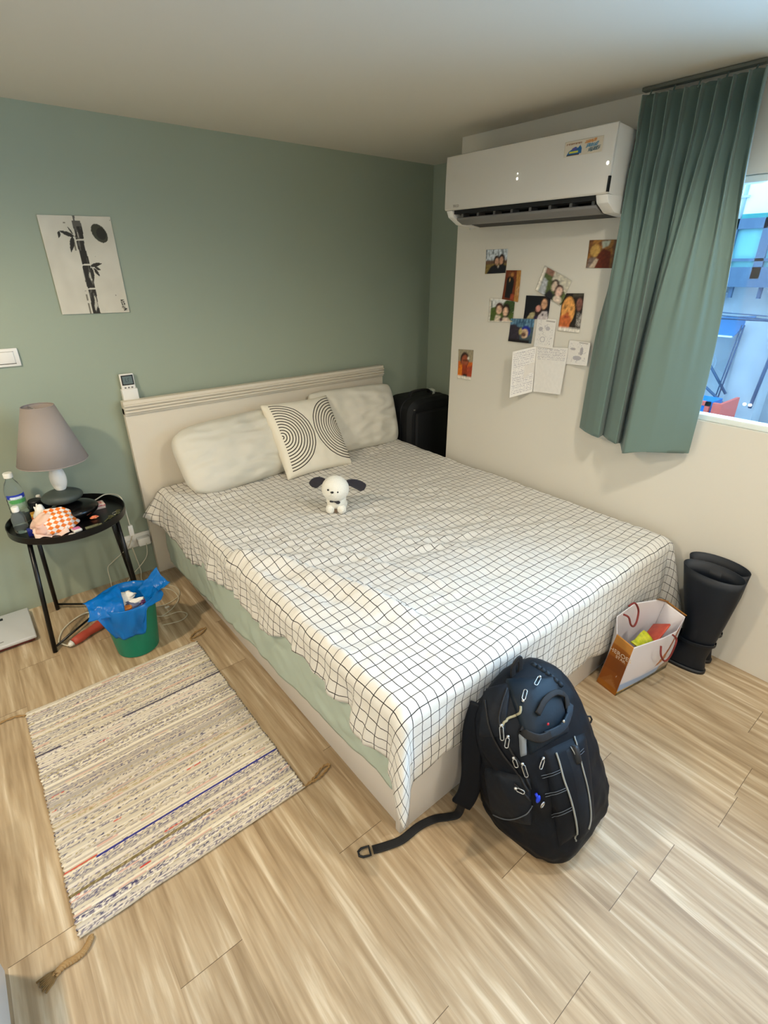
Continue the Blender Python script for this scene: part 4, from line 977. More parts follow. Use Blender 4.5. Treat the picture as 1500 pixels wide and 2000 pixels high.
    tag(obj('white_lid', lathe([(.014, 0), (.015, .004), (.012, .006)], 20, (-.452, 1.560, z)), M_PLASTW), 'tiny round white lid at the tray front beside the pink case', 'pot')  # small round white piece, a loose lid
traystuff()

# ================================================================ WALL THINGS
def wallthings():
    y = WY
    # switch
    s = thing('light_switch', 'wide white light switch plate at the left edge of green wall', 'light switch', (-.47, y, 1.165))
    obj('plate', box(-.540, y-.010, 1.130, -.418, y, 1.202, .003), M_PLASTW, s); obj('rocker', box(-.528, y-.014, 1.143, -.436, y-.009, 1.189, .002), M_PLASTW, s)
    obj('gap', join(box(-.530, y-.0105, 1.1405, -.434, y-.0095, 1.143), box(-.530, y-.0105, 1.1885, -.434, y-.0095, 1.190)), mat('brown_shadow_gap', (70, 60, 40), .8), s, smooth=False)
    # painting
    W0_, W1_, Z0, Z1 = -.222, .047, 1.318, 1.697
    INK, INK2 = (52, 50, 46), (92, 90, 84)
    def paper(u, v):
        n = nz(u*3, v*3, 1)*10+nz(u*9, v*9, 5)*4; return (206+n, 202+n, 188+n)
    def stalk(u, v):
        cx = .555-.075*(1-v)*.0-.0; c = .50+.10*(v-.5)*1.0
        # stalk leans: top .50, bottom .30 of the skewed sheet -> straight in the sheet
        c = .50; w = .055
        for g in (.765, .515, .265):
            if abs(v-g-.03*(u-c)) < .008: return None
        if abs(u-c+.006*math.sin(v*20)) < w*(1-.1*math.sin(v*12)):
            n = nz(u*22, v*7, 3)
            if v > .95 and n < .1: return None
            if n > .32: return (190, 186, 172)
            return INK if (n < .15 and v < .9) else INK2
        if abs(u-c+.09) < .010 and (v < .25 or .66 < v < .76) and nz(u*5, v*20, 2) > -.2: return (120, 116, 104)
    def leaf(x0, y0, x1, y1, w, col):
        dx, dy = x1-x0, y1-y0; L = math.hypot(dx, dy)
        def f(u, v):
            t = ((u-x0)*dx+(v-y0)*dy)/L/L
            if 0 < t < 1:
                d = abs((u-x0)*dy-(v-y0)*dx)/L
                if d < w*math.sin(PI*t**.8): return col
        return ('f', f)
    def sig(u, v):
        for k, (cx, cy) in enumerate(((.925, .125), (.93, .095), (.925, .06), (.945, .035))):
            if abs(u-cx) < .028 and abs(v-cy) < .014 and nz(u*90, v*90, k) > -.08: return INK
    pr = [paper, ('f', stalk), ('e', .795, .832, .118, .085, (66, 66, 56), -.5), ('e', .82, .83, .07, .06, (50, 50, 44)), leaf(.43, .80, .24, .85, .022, INK), leaf(.24, .85, .215, .78, .02, INK), leaf(.42, .82, .36, .90, .010, INK), leaf(.41, .80, .335, .64, .030, INK),
          leaf(.56, .50, .74, .53, .020, INK), leaf(.57, .49, .56, .34, .024, INK), leaf(.60, .48, .67, .39, .020, INK), leaf(.62, .49, .70, .46, .016, INK), leaf(.43, .80, .49, .77, .006, INK2),
          ('f', sig), ('e', .335, .93, .014, .008, (120, 116, 104)), ('e', .84, .19, .008, .005, (90, 80, 70)), ('e', .66, .6, .006, .005, (130, 120, 104)), ('e', .985, .965, .006, .006, (120, 110, 90))]
    o = painted('ink_painting', [Vector((W0_-.002, y-.004, Z1-.006)), Vector((W1_, y-.003, Z1)), Vector((W1_+.001, y-.006, Z0)), Vector((W0_, y-.006, Z0+.003))], 130, 180, pr, m=M_PAPER, nrm=(0, -1, 0), solid=.0006)
    tag(o, 'ink painting of bamboo and a dark moon on white paper pinned to green wall', 'painting')
    # remote
    x0, x1, z0, z1 = -.062, .009, .922, 1.053
    h = thing('remote_control', 'white air conditioner remote with grey screen standing in its holder above headboard', 'remote control', (-.027, y-.018, z0))
    obj('body', box(x0+.004, y-.024, z0+.004, x1-.004, y-.008, z1, .005, 3), M_PLASTW, h)
    obj('screen_bezel', box(x0+.009, y-.0255, z1-.052, x1-.009, y-.0235, z1-.006, .001), M_DARK, h); obj('screen', box(x0+.014, y-.0262, z1-.047, x1-.014, y-.0252, z1-.011), mat('lcd_grey', (96, 112, 114), .25), h, smooth=False)
    obj('digits', join(*[box(x0+.026+.011*k, y-.0265, z1-.036, x0+.028+.011*k, y-.0262, z1-.020) for k in range(2)], box(x0+.027, y-.0265, z1-.037, x0+.034, y-.0262, z1-.035), box(x0+.038, y-.0265, z1-.022, x0+.045, y-.0262, z1-.020)), mat('lcd_ink', (50, 60, 64), .5), h, smooth=False)
    for k in range(3): obj('button', box(x0+.016+.015*k, y-.026, z1-.067, x0+.024+.015*k, y-.0238, z1-.060, .001), M_PLASTG, h)
    obj('holder', box(x0, y-.032, z0, x1, y-.0, z0+.062, .004, 3), M_PLASTW, h)
    # power strip + plugs
    p = thing('wall_socket', 'double white wall socket with two plugs beside the table leg', 'wall socket', (-.14, y, .2))
    obj('plate', box(-.235, y-.012, .165, -.070, y, .240, .004), M_PLASTW, p)
    obj('plug', box(-.145, y-.05, .178, -.085, y-.012, .222, .005), M_PLASTW, p); obj('plug', box(-.195, y-.04, .18, -.165, y-.012, .215, .005), M_PLASTW, p)
    q = thing('wall_socket', 'single white wall socket behind the right pillow', 'wall socket', (1.57, y, .6))
    obj('plate', box(1.535, y-.01, .590, 1.605, y, .660, .004), M_PLASTW, q); obj('slots', box(1.555, y-.0108, .61, 1.585, y-.0098, .64), mat('socket_grey', (150, 146, 134), .6), q, smooth=False)
wallthings()
def cables():
    g = 'white cables running from the wall socket'
    def c(pts, lab, r=.0022, n=8): tag(obj('cable', tube(smoothpath(pts, n), r, 6), M_CABLE), lab, 'cable', g)
    c([(-.180, 1.925, .19), (-.178, 1.90, .14), (-.172, 1.89, .06), (-.18, 1.87, .010), (-.15, 1.78, .004), (-.09, 1.70, .004), (-.085, 1.60, .004), (-.14, 1.53, .004), (-.2, 1.50, .004)], 'white cable dropping from socket then curling on the floor by the bin', .0028)
    c([(-.11, 1.92, .19), (-.125, 1.90, .13), (-.17, 1.885, .09), (-.225, 1.88, .05), (-.27, 1.85, .01), (-.24, 1.76, .005), (-.17, 1.72, .005), (-.10, 1.76, .004), (-.06, 1.70, .004), (-.075, 1.62, .004), (-.15, 1.585, .004), (-.21, 1.60, .004)], 'thin cable slanting from the right plug down behind the table leg')
    c([(-.198, 1.75, .335), (-.215, 1.80, .26), (-.25, 1.86, .20), (-.29, 1.90, .15), (-.315, 1.91, .12), (-.318, 1.905, .05), (-.32, 1.88, .006), (-.30, 1.75, .004), (-.27, 1.6, .004), (-.2, 1.50, .004), (-.125, 1.485, .004), (-.10, 1.44, .004), (-.14, 1.41, .004), (-.22, 1.43, .004)], 'long cable from the hanging charger looping over the floor')
    tag(obj('paper_scrap', box(-.165, 1.555, 0.0005, -.145, 1.566, .005, .001), M_PLASTW), 'tiny white scrap on the floor right of the bin', 'scrap')
    t = thing('curling_iron', 'rust red hair styling wand lying on the floor under the table', 'hair styler', (-.48, 1.56, 0))
    mr = mat('rust_red', (176, 74, 58), .5, bump=(40, .3, .003))
    P0, P1 = Vector((-.565, 1.532, .021)), Vector((-.36, 1.63, .024)); d = (P1-P0)
    pts = [P0+d*k/12 for k in range(13)]; rr = [.016, .019, .020, .019, .017, .0185, .021, .022, .021, .020, .019, .018, .014]
    obj('handle', tube(pts, rr, 16), mr, t)
    obj('collar', tube([P0-d*.10+Vector((0, 0, -.003)), P0-d*.02], [.007, .015], 12), M_PLASTW, t)
    obj('power_cord', tube(smoothpath([P0-d*.10+Vector((0, 0, -.003)), (-.600, 1.555, .012), (-.613, 1.60, .006), (-.585, 1.68, .005), (-.53, 1.735, .005), (-.48, 1.745, .012), (-.46, 1.72, .02), (-.47, 1.70, .01), (-.44, 1.69, .005)], 8), .0035, 8), M_CABLE, t)
cables()
def scale():
    t = thing('bathroom_scale', 'flat silver white bathroom scale on the floor against the green wall', 'scale', (-.82, 1.80, 0))
    obj('platform', box(-.985, 1.672, .018, -.682, 1.935, .036, .006, 3), mat('silver_white', (196, 198, 200), .3), t, autos=.6)
    obj('underside', box(-.975, 1.682, .004, -.692, 1.925, .018, .004), mat('maroon_edge', (96, 40, 36), .6), t)
    obj('display', box(-.86, 1.885, .0358, -.785, 1.905, .0368, .0004), M_DARK, t)
    obj('logo_mark', box(-.84, 1.70, .0358, -.80, 1.706, .0364), M_PLASTG, t, smooth=False)
    for x in (-.96, -.71):
        for y in (1.70, 1.91): obj('foot', lathe([(.012, 0), (.012, .006)], 14, (x, y, 0)), M_DARK, t)
scale()

# ================================================================ BIN
def bin_():
    bx, by = -.345, 1.358
    t = thing('waste_bin', 'teal green plastic waste bin on the floor between rug and table', 'bin', (bx, by, 0))
    obj('tub', lathe([(.078, 0), (.084, .004), (.108, .24), (.110, .245), (.106, .245), (.101, .238), (.08, .008), (0, .006)], 56, (bx, by, 0)), M_GREENP, t, autos=.6)
    b = thing('bin_liner', 'bright blue plastic bag lining the green bin, its handles flared out', 'plastic bag', (bx, by, .12))
    def L(u, v):
        a = u*2*PI
        dirv = Vector((math.cos(a), math.sin(a), 0))
        # inside lining rising to the rim then folding out
        da = abs((math.degrees(a)-250+180) % 360-180); fl = sm(40, 33, da)          # front flap
        crv = .012*nz(math.cos(a)*4, math.sin(a)*4, v*4)
        if v < .5:
            s = v/.5; r = .068+.033*s; z = .10+.155*s; r += crv*.4
        else:
            s = (v-.5)/.5
            r = .108+.012*math.sin(min(1, s*2)*PI/2)+crv*(.5+s); drop = .012+.02*abs(nz(a*1.5, 2, 1))+.118*fl
            z = .257+.006*math.sin(min(1, s*3)*PI)-drop*s**1.0
            r += .016*s*(1-fl)-.012*fl*s
        return Vector((bx+dirv.x*r, by+dirv.y*r, z))
    V, Fc = grid(96, 34, L); obj('liner', (V, Fc), M_BLUEBAG, b, solid=.001)
    obj('bag_bottom', lathe([(0, .105), (.07, .105)], 40, (bx, by, 0), cap=False), M_BLUEBAG, b)
    # left ear: broad wing pointing left; right ear: raised wing
    def wing(corners, bulge, seed):
        A, B, C_, D = [Vector(c) for c in corners]  # inner-top, outer-top, outer-bottom, inner-bottom
        def W(u, v):
            p = D.lerp(C_, u).lerp(A.lerp(B, u), v)
            nrm = (B-A).cross(D-A).normalized()
            rd = -.12*(abs(2*v-1)**3)*(u**3)
            p = p+(D-C_)*(-rd*-1)*.9
            return p+nrm*(bulge*math.sin(PI*v)*(.5+.5*math.sin(PI*u))+.008*nz(u*4+seed, v*4, 1)+.004*nz(u*10+seed, v*10, 2))
        return grid(26, 20, W)
    dY = by
    obj('handle_wing', wing((aty(232, 1142, dY+.05), aty(168, 1178, dY+.0), aty(178, 1214, dY-.06), aty(246, 1200, dY-.095)), .018, 1), M_BLUEBAG, b, solid=.001)
    obj('handle_wing', wing((aty(268, 1152, dY+.05), aty(301, 1111, dY+.02), aty(328, 1140, dY-.03), aty(284, 1176, dY-.07)), .022, 4), M_BLUEBAG, b, solid=.001)
    # rubbish
    def crumple(c, r, m, seed, lab, sq=(1, 1, 1), name='tissue', cat='tissue', grp='crumpled tissues in the bin'):
        V, Fc = ell((0, 0, 0), (1, 1, 1), 28, 18)
        V = [Vector((c[0]+v.x*r*sq[0]*(1+.5*nz(v.x*2+seed, v.y*2, v.z*2)+.25*nz(v.x*5, v.y*5+seed, v.z*5)), c[1]+v.y*r*sq[1]*(1+.5*nz(v.x*2+seed, v.y*2, v.z*2)), c[2]+v.z*r*sq[2]*(1+.5*nz(v.x*2, v.y*2+seed, v.z*2)))) for v in V]
        tag(obj(name, (V, Fc), m), lab, cat, grp)
    crumple((bx-.045, by+.0, .232), .034, M_TISSUE, 1, 'crumpled white tissue at the left of the bin liner', (1, .9, .8))
    crumple((bx-.005, by+.035, .235), .034, M_TISSUE, 5, 'crumpled white tissue at the back of the bin', (1.2, .8, .7))
    crumple((bx+.03, by-.01, .225), .026, M_TISSUE, 9, 'long twisted white tissue at the right of the bin', (1.7, .5, .5))
    crumple((bx-.02, by-.035, .222), .022, mat('orange_yellow_wrapper', (226, 150, 50), .4, mottle=(60, (190, 70, 70))), 3, 'small orange and yellow wrapper among the tissues', (1.2, .8, .6), 'sweet_wrapper', 'wrapper', None)
    crumple((bx+.055, by-.015, .215), .022, mat('plum_wrapper', (80, 30, 90), .4), 6, 'dark purple wrapper at the right inside the bin', (1.1, .8, .6), 'foil_wrapper', 'wrapper', None)
    crumple((bx+.008, by-.015, .215), .030, mat('grey_wrapper', (96, 106, 140), .4), 16, 'grey blue wrapper in the middle of the bin', (1.1, .9, .6), 'plastic_wrapper', 'wrapper', None)
    tag(obj('bin_refuse', lathe([(0, .11), (.066, .11), (.082, .195), (0, .20)], 30, (bx, by, 0), cap=False), M_TISSUE), 'packed refuse filling the blue liner', 'refuse', kind='stuff')
bin_()

# ================================================================ SUITCASE
def suitcase():
    t = thing('suitcase', 'black upright suitcase in the niche between bed and green wall', 'suitcase', (1.72, 1.8, 0))
    x0, x1, y0, y1, zt = 1.515, 1.93, 1.665, 1.93, .735
    def ring(y, ins, r=.09):
        pts = []
        a0, a1, b0, b1 = x0+ins, x1-ins, .03+ins, zt-ins
        for cx, cz, s in ((a1-r, b1-r, 0), (a0+r, b1-r, 90), (a0+r, b0+r, 180), (a1-r, b0+r, 270)):
            for k in range(7):
                a = math.radians(s+k*15); pts.append(Vector((cx+r*math.cos(a), y, cz+r*math.sin(a))))
        return pts
    rs = [ring(y0, .04, .06), ring(y0+.004, .02), ring(y0+.03, .0), ring(y0+.09, .0), ring(y0+.095, -.003), ring(y0+.10, .0), ring(y1-.03, 0), ring(y1, .03)]
    V = [v for r_ in rs for v in r_]; n = len(rs[0]); Fc = []
    for j in range(len(rs)-1):
        for i in range(n): Fc.append([j*n+i, j*n+(i+1) % n, (j+1)*n+(i+1) % n, (j+1)*n+i])
    Fc.append(list(range(n))); Fc.append([(len(rs)-1)*n+i for i in range(n)][::-1])
    ms = mat('black_suitcase_fabric', (7, 10, 14), .7, bump=(200, .3, .001))
    obj('shell', (V, Fc), ms, t, autos=.5)
    obj('front_pocket', box(x0+.045, y0-.018, .10, x1-.045, y0+.01, .66, .014, 3), ms, t, autos=.6)
    obj('carry_handle', tube(smoothpath([(1.63, 1.80, zt-.003), (1.65, 1.80, zt+.022), (1.72, 1.80, zt+.028), (1.79, 1.80, zt+.022), (1.81, 1.80, zt-.003)], 6), .012, 10, flat=(.014, .006), up=(0, 0, 1)), M_WEB, t)
    obj('luggage_tag', grid(6, 10, lambda u, v: Vector((1.775+.032*u+.012*v*(1-u), 1.775-.035*math.sin(v*2.4), zt+.033-.040*v+.012*math.sin(v*3))) ), mat('white_tag', (214, 214, 200), .5), t, solid=.001, label='white paper luggage tag looped on the handle')
    for u, v, w in ((815, 840, .018), (809, 801, .010)):
        p = aty(u, v, y0-.006); obj('zip_pull', box(p.x-w/2, p.y-.006, p.z-.003, p.x+w/2, p.y, p.z+.003, .001), M_METAL, t)
    p = aty(857, 859, y0-.01); obj('side_buckle', box(p.x-.003, y0-.012, p.z-.02, p.x+.003, y0+.0, p.z+.02, .001), M_METAL, t)
    for x in (x0+.06, x1-.06):
        obj('wheel', xf(lathe([(.022, -.012), (.025, -.008), (.025, .008), (.022, .012)], 20), Matrix.Translation((x, y0+.06, .025)) @ Matrix.Rotation(PI/2, 4, 'Y')), M_DARK, t); obj('wheel', xf(lathe([(.022, -.012), (.025, -.008), (.025, .008), (.022, .012)], 20), Matrix.Translation((x, y1-.05, .025)) @ Matrix.Rotation(PI/2, 4, 'Y')), M_DARK, t)
suitcase()

# ================================================================ BOOTS
def boot(dx, dy, lab, ang, lean):
    t = thing('boot', lab, 'boot', (1.425+dx, -.19+dy, 0), ang, 'pair of tall rubber boots')
    # local: toe points to -Y, shaft flat and tall, top lip open
    secs = [  # z, cy, half x, half y
        (.10, .012, .036, .062), (.14, .02, .037, .060), (.20, .022, .042, .066), (.27, .016, .045, .080), (.34, .010, .047, .094), (.40, .004, .047, .103), (.445, .0, .046, .110)]
    n = 36; V, Fc = [], []
    # foot: loft from toe to heel as cross sections in z
    fs = [(0, -.045, .040, .118), (.018, -.045, .042, .122), (.035, -.042, .042, .116), (.055, -.03, .041, .100), (.075, -.012, .039, .082)]
    allz = fs+secs
    for (z, cy, hx, hy) in allz:
        for k in range(n):
            a = 2*PI*k/n; ca, sa = math.cos(a), math.sin(a)
            px = hx*ca*.92; py = hy*sa
            zz = z-(.012*ca if z > .44 else 0)
            V.append(Vector((px+lean*z*z, cy+py+.0, zz)))
    for j in range(len(allz)-1):
        for k in range(n): Fc.append([j*n+k, j*n+(k+1) % n, (j+1)*n+(k+1) % n, (j+1)*n+k])
    Fc.append(list(range(n))[::-1])
    o = obj('shaft', (V, Fc), M_BOOT, t, local=True); md = o.modifiers.new('t', 'SOLIDIFY'); md.thickness = .004; md.offset = -1
    # strap and buckle at ankle, sole
    obj('ankle_strap', tube([Vector((.042*math.cos(a)+lean*.015, .018+.068*math.sin(a), .135+.01*math.sin(a))) for a in [i*2*PI/36 for i in range(36)]], .003, 8, closed=True, flat=(.007, .001), up=[Vector((math.cos(a), math.sin(a), 0)) for a in [i*2*PI/36 for i in range(36)]]), M_BOOT, t, local=True)
    obj('buckle', box(-.05, .0, .125, -.042, .022, .147, .001), mat('dull_buckle', (60, 62, 60), .35, metal=.8), t, local=True)
    sole = []
    for k in range(n):
        a = 2*PI*k/n; ca, sa = math.cos(a), math.sin(a); sole.append((.045*math.copysign(abs(ca)**.85, ca), -.045+.126*math.copysign(abs(sa)**.9, sa)))
    obj('sole', prism(sole, 'z', 0.0, .012), M_DARK, t, local=True)
boot(-.033, -.022, 'navy rubber boot standing in front of its twin by the white wall', math.radians(180), -.06)
boot(.057, -.012, 'navy rubber boot standing behind its twin, against the white wall', math.radians(180), .0)

# ================================================================ GIFT BAG
def giftbag():
    t = thing('gift_bag', 'brown and white paper carrier bag with red cord handles standing at the bed foot', 'paper bag', (1.15, -.10, 0))
    A, B, C_, D = Vector((1.012, -.036, .0)), Vector((.996, -.124, 0)), Vector((1.305, -.176, 0)), Vector((1.322, -.070, 0))
    a, b, c, d = Vector((.994, -.078, .272)), Vector((.982, -.150, .262)), Vector((1.335, -.182, .248)), Vector((1.330, -.100, .275))
    bm_ = Vector((1.16, -.182, .236)); cm = Vector((1.25, -.192, .228)); am = Vector((1.03, -.048, .318)); ab = Vector((1.16, -.052, .322)); dm = Vector((1.28, -.082, .300))
    ORG = (176, 106, 36); ORD = (150, 84, 26); ORL = (196, 134, 60)
    mo = attrmat('printed_bag_card', .35)
    def side(name, BLp, BRp, TLp, TRp, prims, nx=40, ny=40, bulge=0, nrm=(0, -1, 0), mids=None):
        def P(u, v):
            lo = BLp.lerp(BRp, u)
            if mids:
                pts = [TLp]+mids+[TRp]; k = u*(len(pts)-1); i = min(int(k), len(pts)-2); hi = pts[i].lerp(pts[i+1], k-i)
            else: hi = TLp.lerp(TRp, u)
            return lo.lerp(hi, v)+Vector(nrm)*bulge*math.sin(PI*v)*math.sin(PI*u)
        V, Fc = grid(nx, ny, P); cols = [paintcol(prims, i/nx, j/ny) for j in range(ny+1) for i in range(nx+1)]
        return obj(name, (V, Fc), mo, t, cols=cols, solid=.0016)
    def sidep(u, v):
        if v > .84: return ORL if v < .99 else (190, 130, 60)
        if v < .12: return (172, 104, 30)
        if v > .62: return (166, 96, 30)
        return (140, 74, 22) if v > .35 else (150, 82, 26)
    side('side_panel', A, B, a, b, [sidep, ('p', [(.1, .12), (.5, .3), (.95, .12)], (160, 98, 44)), ('p', [(.3, .12), (.55, .22), (.9, .12)], (172, 112, 60)), ('e', .72, .33, .02, .018, (235, 226, 210))], bulge=-.006, nrm=(-1, 0, 0))
    def frontp(u, v):
        if v < .10: return (200, 160, 60) if (u < .28 and v > .05) else ((60, 56, 44) if nz(u*20, v*20, 1) > -.1 else (120, 110, 70))
        if v < .26+.10*u and u < .75: return (150, 176, 216) if v < .24 else (206, 206, 220)
        if v < .22: return (150, 130, 110)
        return (218, 214, 222)
    side('front_panel', B, C_, b, c, [frontp, ('p', [(.55, .30), (.75, .98), (.98, .98), (.80, .38)], (178, 112, 66)), ('p', [(.80, .40), (.88, 1.0), (1, 1), (1, .3)], (226, 226, 232)), ('p', [(.72, .42), (.92, .96), (.96, .96), (.80, .42)], (224, 224, 234))], bulge=.008, mids=[bm_, cm])
    side('back_panel', A, D, a, d, [(222, 216, 218)], mids=[am, ab, dm], bulge=.006, nrm=(0, 1, 0))
    side('right_gusset', C_, D, c, d, [(216, 210, 212)], bulge=-.02, nrm=(1, 0, 0))
    obj('folded_rim', join(grid(12, 3, lambda u, v: dm.lerp(d, u)+Vector((0, .0, .002))+Vector((.0, -.014, .010))*v), grid(8, 3, lambda u, v: d.lerp(c, u)+Vector((.003, 0, .001))+Vector((-.006, -.006, .010))*v)), mat('gold_brown_rim', (178, 122, 50), .4), t, solid=.0012)
    obj('bag_base', ([A+Vector((0, 0, .003)), B+Vector((0, 0, .003)), C_+Vector((0, 0, .003)), D+Vector((0, 0, .003))], [[0, 1, 2, 3]]), M_KRAFTIN, t, smooth=False, solid=.001)
    mc = mat('oxblood_cord', (116, 40, 36), .8, bump=(500, .6, .001))
    obj('cord_handle', tube(smoothpath([aty(1218, 1200, -.085), aty(1228, 1206, -.10), aty(1232, 1220, -.105), aty(1238, 1223, -.105), aty(1244, 1212, -.10), aty(1247, 1192, -.09), aty(1240, 1178, -.08), aty(1228, 1184, -.075)], 8), .0036, 8), mc, t)
    obj('cord_handle', tube(smoothpath([aty(1291, 1262, -.19), aty(1291, 1280, -.205), aty(1298, 1291, -.21), aty(1308, 1283, -.215), aty(1318, 1262, -.22), aty(1321, 1248, -.215), aty(1314, 1240, -.205)], 8), .0036, 8), mc, t)
    # lettering on the side panel
    fr = frame(A.lerp(B, .55).lerp(a.lerp(b, .55), .70)+Vector((-.0036, -.001, .001)), B-A, a-A)
    mwh = mat('cream_print', (226, 206, 180), .5)
    text('lettering', 'HEROES', .026, fr @ Matrix.Translation((0, .009, 0)), mwh, t); text('lettering', 'STAR', .018, fr @ Matrix.Translation((0.004, -.010, 0)), mwh, t)
    tag(obj('snack_packet', grid(12, 10, lambda u, v: Vector((1.05+.10*u, -.155+.045*v, .205+.022*v+.006*math.sin(u*6+v*3)))), M_YEL, solid=.006), 'crinkled yellow green packet inside the carrier bag', 'packet')
    tag(obj('red_envelope', xf(box(-.055, -.004, -.04, .055, .004, .04, .002), Matrix.Translation((1.20, -.135, .205)) @ Matrix.Rotation(-.35, 4, 'Y') @ Matrix.Rotation(.9, 4, 'X')), mat('brick_red_card', (176, 62, 50), .45, mottle=(40, (190, 84, 60)))), 'brick red card packet inside the carrier bag', 'packet')
giftbag()

# ================================================================ BACKPACK
def backpack():
    t = thing('backpack', 'bulging black hiking backpack leaning on the foot of the bed', 'backpack', (.415, -.19, 0))
    lv = [(0, .392, .140, -.09, -.335, 3.2), (.02, .390, .160, -.06, -.362, 3.2), (.06, .387, .172, -.045, -.370, 3), (.12, .386, .178, -.036, -.362, 2.8), (.19, .380, .178, -.032, -.338, 2.7), (.26, .373, .173, -.030, -.305, 2.8),
          (.32, .368, .170, -.030, -.268, 2.9), (.37, .364, .164, -.030, -.236, 2.9), (.405, .364, .152, -.032, -.208, 2.8), (.432, .368, .130, -.036, -.180, 2.6), (.450, .372, .100, -.043, -.155, 2.3), (.461, .378, .062, -.055, -.125, 2.0), (.465, .382, .02, -.075, -.095, 2.0)]
    def S(th, z):
        zs = [l[0] for l in lv]
        xc, hw, yb, yf, e = [interp(z, zs, [l[k] for l in lv]) for k in (1, 2, 3, 4, 5)]
        cy, hy = (yb+yf)/2, (yb-yf)/2
        c, s = math.cos(th), math.sin(th)
        w = 1+.045*nz(c*2, s*2, z*8)+.05*(1-2*abs(nz(c*2.6, s*2.6, z*13)))*.6+.022*nz(c*6, s*6, z*26)
        return Vector((xc+hw*w*math.copysign(abs(c)**(2/e), c), cy+hy*w*math.copysign(abs(s)**(2/e), s), z))
    NT, NZ = 96, 90; zz = [.465*j/NZ for j in range(NZ+1)]
    V = [S(2*PI*i/NT, zz[j]) for j in range(NZ+1) for i in range(NT)]
    Fc = [[j*NT+i, j*NT+(i+1) % NT, (j+1)*NT+(i+1) % NT, (j+1)*NT+i] for j in range(NZ) for i in range(NT)]
    Fc.append(list(range(NT))[::-1]); Fc.append([NZ*NT+i for i in range(NT)])
    body = obj('main_body', (V, Fc), M_NAVY, t)
    bv = bvh(body)
    def patch(name, quad, m, bulge, nu=26, nv=26, off=.002, pw=.5, label=None, par=None):
        """raised panel laid on the body: quad = pixel corners TL,TR,BR,BL"""
        TL, TR, BR, BL = [Vector(q) for q in quad]; pts = []
        for j in range(nv+1):
            for i in range(nu+1):
                u, v = i/nu, j/nv; q = BL.lerp(BR, u).lerp(TL.lerp(TR, u), v)
                l, n = hit(bv, q.x, q.y, 0); e = (math.sin(PI*u)*math.sin(PI*v))**pw if 0 < u < 1 and 0 < v < 1 else 0
                pts.append(l+n*(off*(1 if e > 0 else -.3)+bulge*e))
        F_ = [[j*(nu+1)+i, j*(nu+1)+i+1, (j+1)*(nu+1)+i+1, (j+1)*(nu+1)+i] for j in range(nv) for i in range(nu)]
        return obj(name, (pts, F_), m, par or t, label=label)
    def line(name, px, r, m, off=.003, n=5, par=None, flat=None):
        P = smoothpath([(a, b, 0) for a, b in px], n); pts, ups = [], []
        for p in P:
            l, nn = hit(cur, p.x, p.y, off); pts.append(l); ups.append(nn)
        return obj(name, tube(pts, r, 8, flat=flat, up=ups), m, par or t)
    cur = bv
    # raised pockets
    fp = patch('front_pocket', [(1060, 1468), (1142, 1430), (1160, 1600), (1092, 1655)], M_NAVY, .020, pw=.35)
    sp = patch('side_pocket', [(945, 1498), (1036, 1520), (1040, 1612), (962, 1590)], M_NAVY3, .022, pw=.4)
    uf = patch('top_flap', [(985, 1325), (1085, 1320), (1112, 1430), (1035, 1475)], M_NAVY2, .016, pw=.35)
    ul = patch('upper_side_panel', [(945, 1345), (1000, 1330), (985, 1440), (935, 1440)], M_NAVY3, .008, pw=.4)
    cur = bvh(body, fp, sp, uf, ul)
    patch2 = patch('center_stripe_panel', [(1090, 1462), (1124, 1440), (1150, 1612), (1126, 1645)], M_NAVY3, .021, pw=.25, off=.003)
    cur = bvh(body, fp, sp, uf, ul, patch2)
    line('reflective_piping', [(1085, 1470), (1092, 1492), (1100, 1522), (1112, 1556), (1121, 1590), (1126, 1622), (1123, 1642)], .0026, M_PIPING)
    line('reflective_piping', [(1121, 1438), (1127, 1462), (1135, 1495), (1145, 1535), (1151, 1572), (1152, 1600), (1148, 1618)], .0022, M_PIPING)
    line('reflective_piping', [(1114, 1460), (1121, 1472), (1127, 1485)], .0016, M_PIPING)
    for a, b in (((1056, 1514), (1096, 1502)), ((1058, 1519), (1097, 1506)), ((1063, 1550), (1105, 1538)), ((1064, 1555), (1106, 1542)), ((1076, 1590), (1116, 1575)), ((1077, 1595), (1117, 1580)), ((1126, 1470), (1138, 1462)), ((1127, 1475), (1139, 1467))):
        line('stitch_line', [a, ((a[0]+b[0])/2, (a[1]+b[1])/2+2), b], .0009, M_STITCH)
    # zipper tracks
    line('zipper_track', [(948, 1368), (958, 1425), (985, 1475), (1012, 1510), (1030, 1545)], .003, M_WEB)
    line('zipper_track', [(990, 1345), (975, 1400), (985, 1440), (1000, 1470), (1022, 1500), (1034, 1540)], .003, M_WEB)
    line('beige_piping', [(1017, 1380), (1016, 1392), (1006, 1398), (994, 1402), (985, 1410), (980, 1420)], .0034, mat('beige_piping', (150, 144, 118), .6))
    line('side_pocket_zip', [(1005, 1530), (1020, 1545), (1034, 1562)], .0026, M_WEB)
    line('side_seam', [(964, 1590), (985, 1598), (1005, 1598), (1028, 1588), (1038, 1572)], .0016, M_STITCH)
    patch('grey_lining', [(1012, 1430), (1027, 1436), (1026, 1476), (1016, 1480)], mat('grey_lining', (110, 116, 122), .6), .006, 8, 8, off=.010)
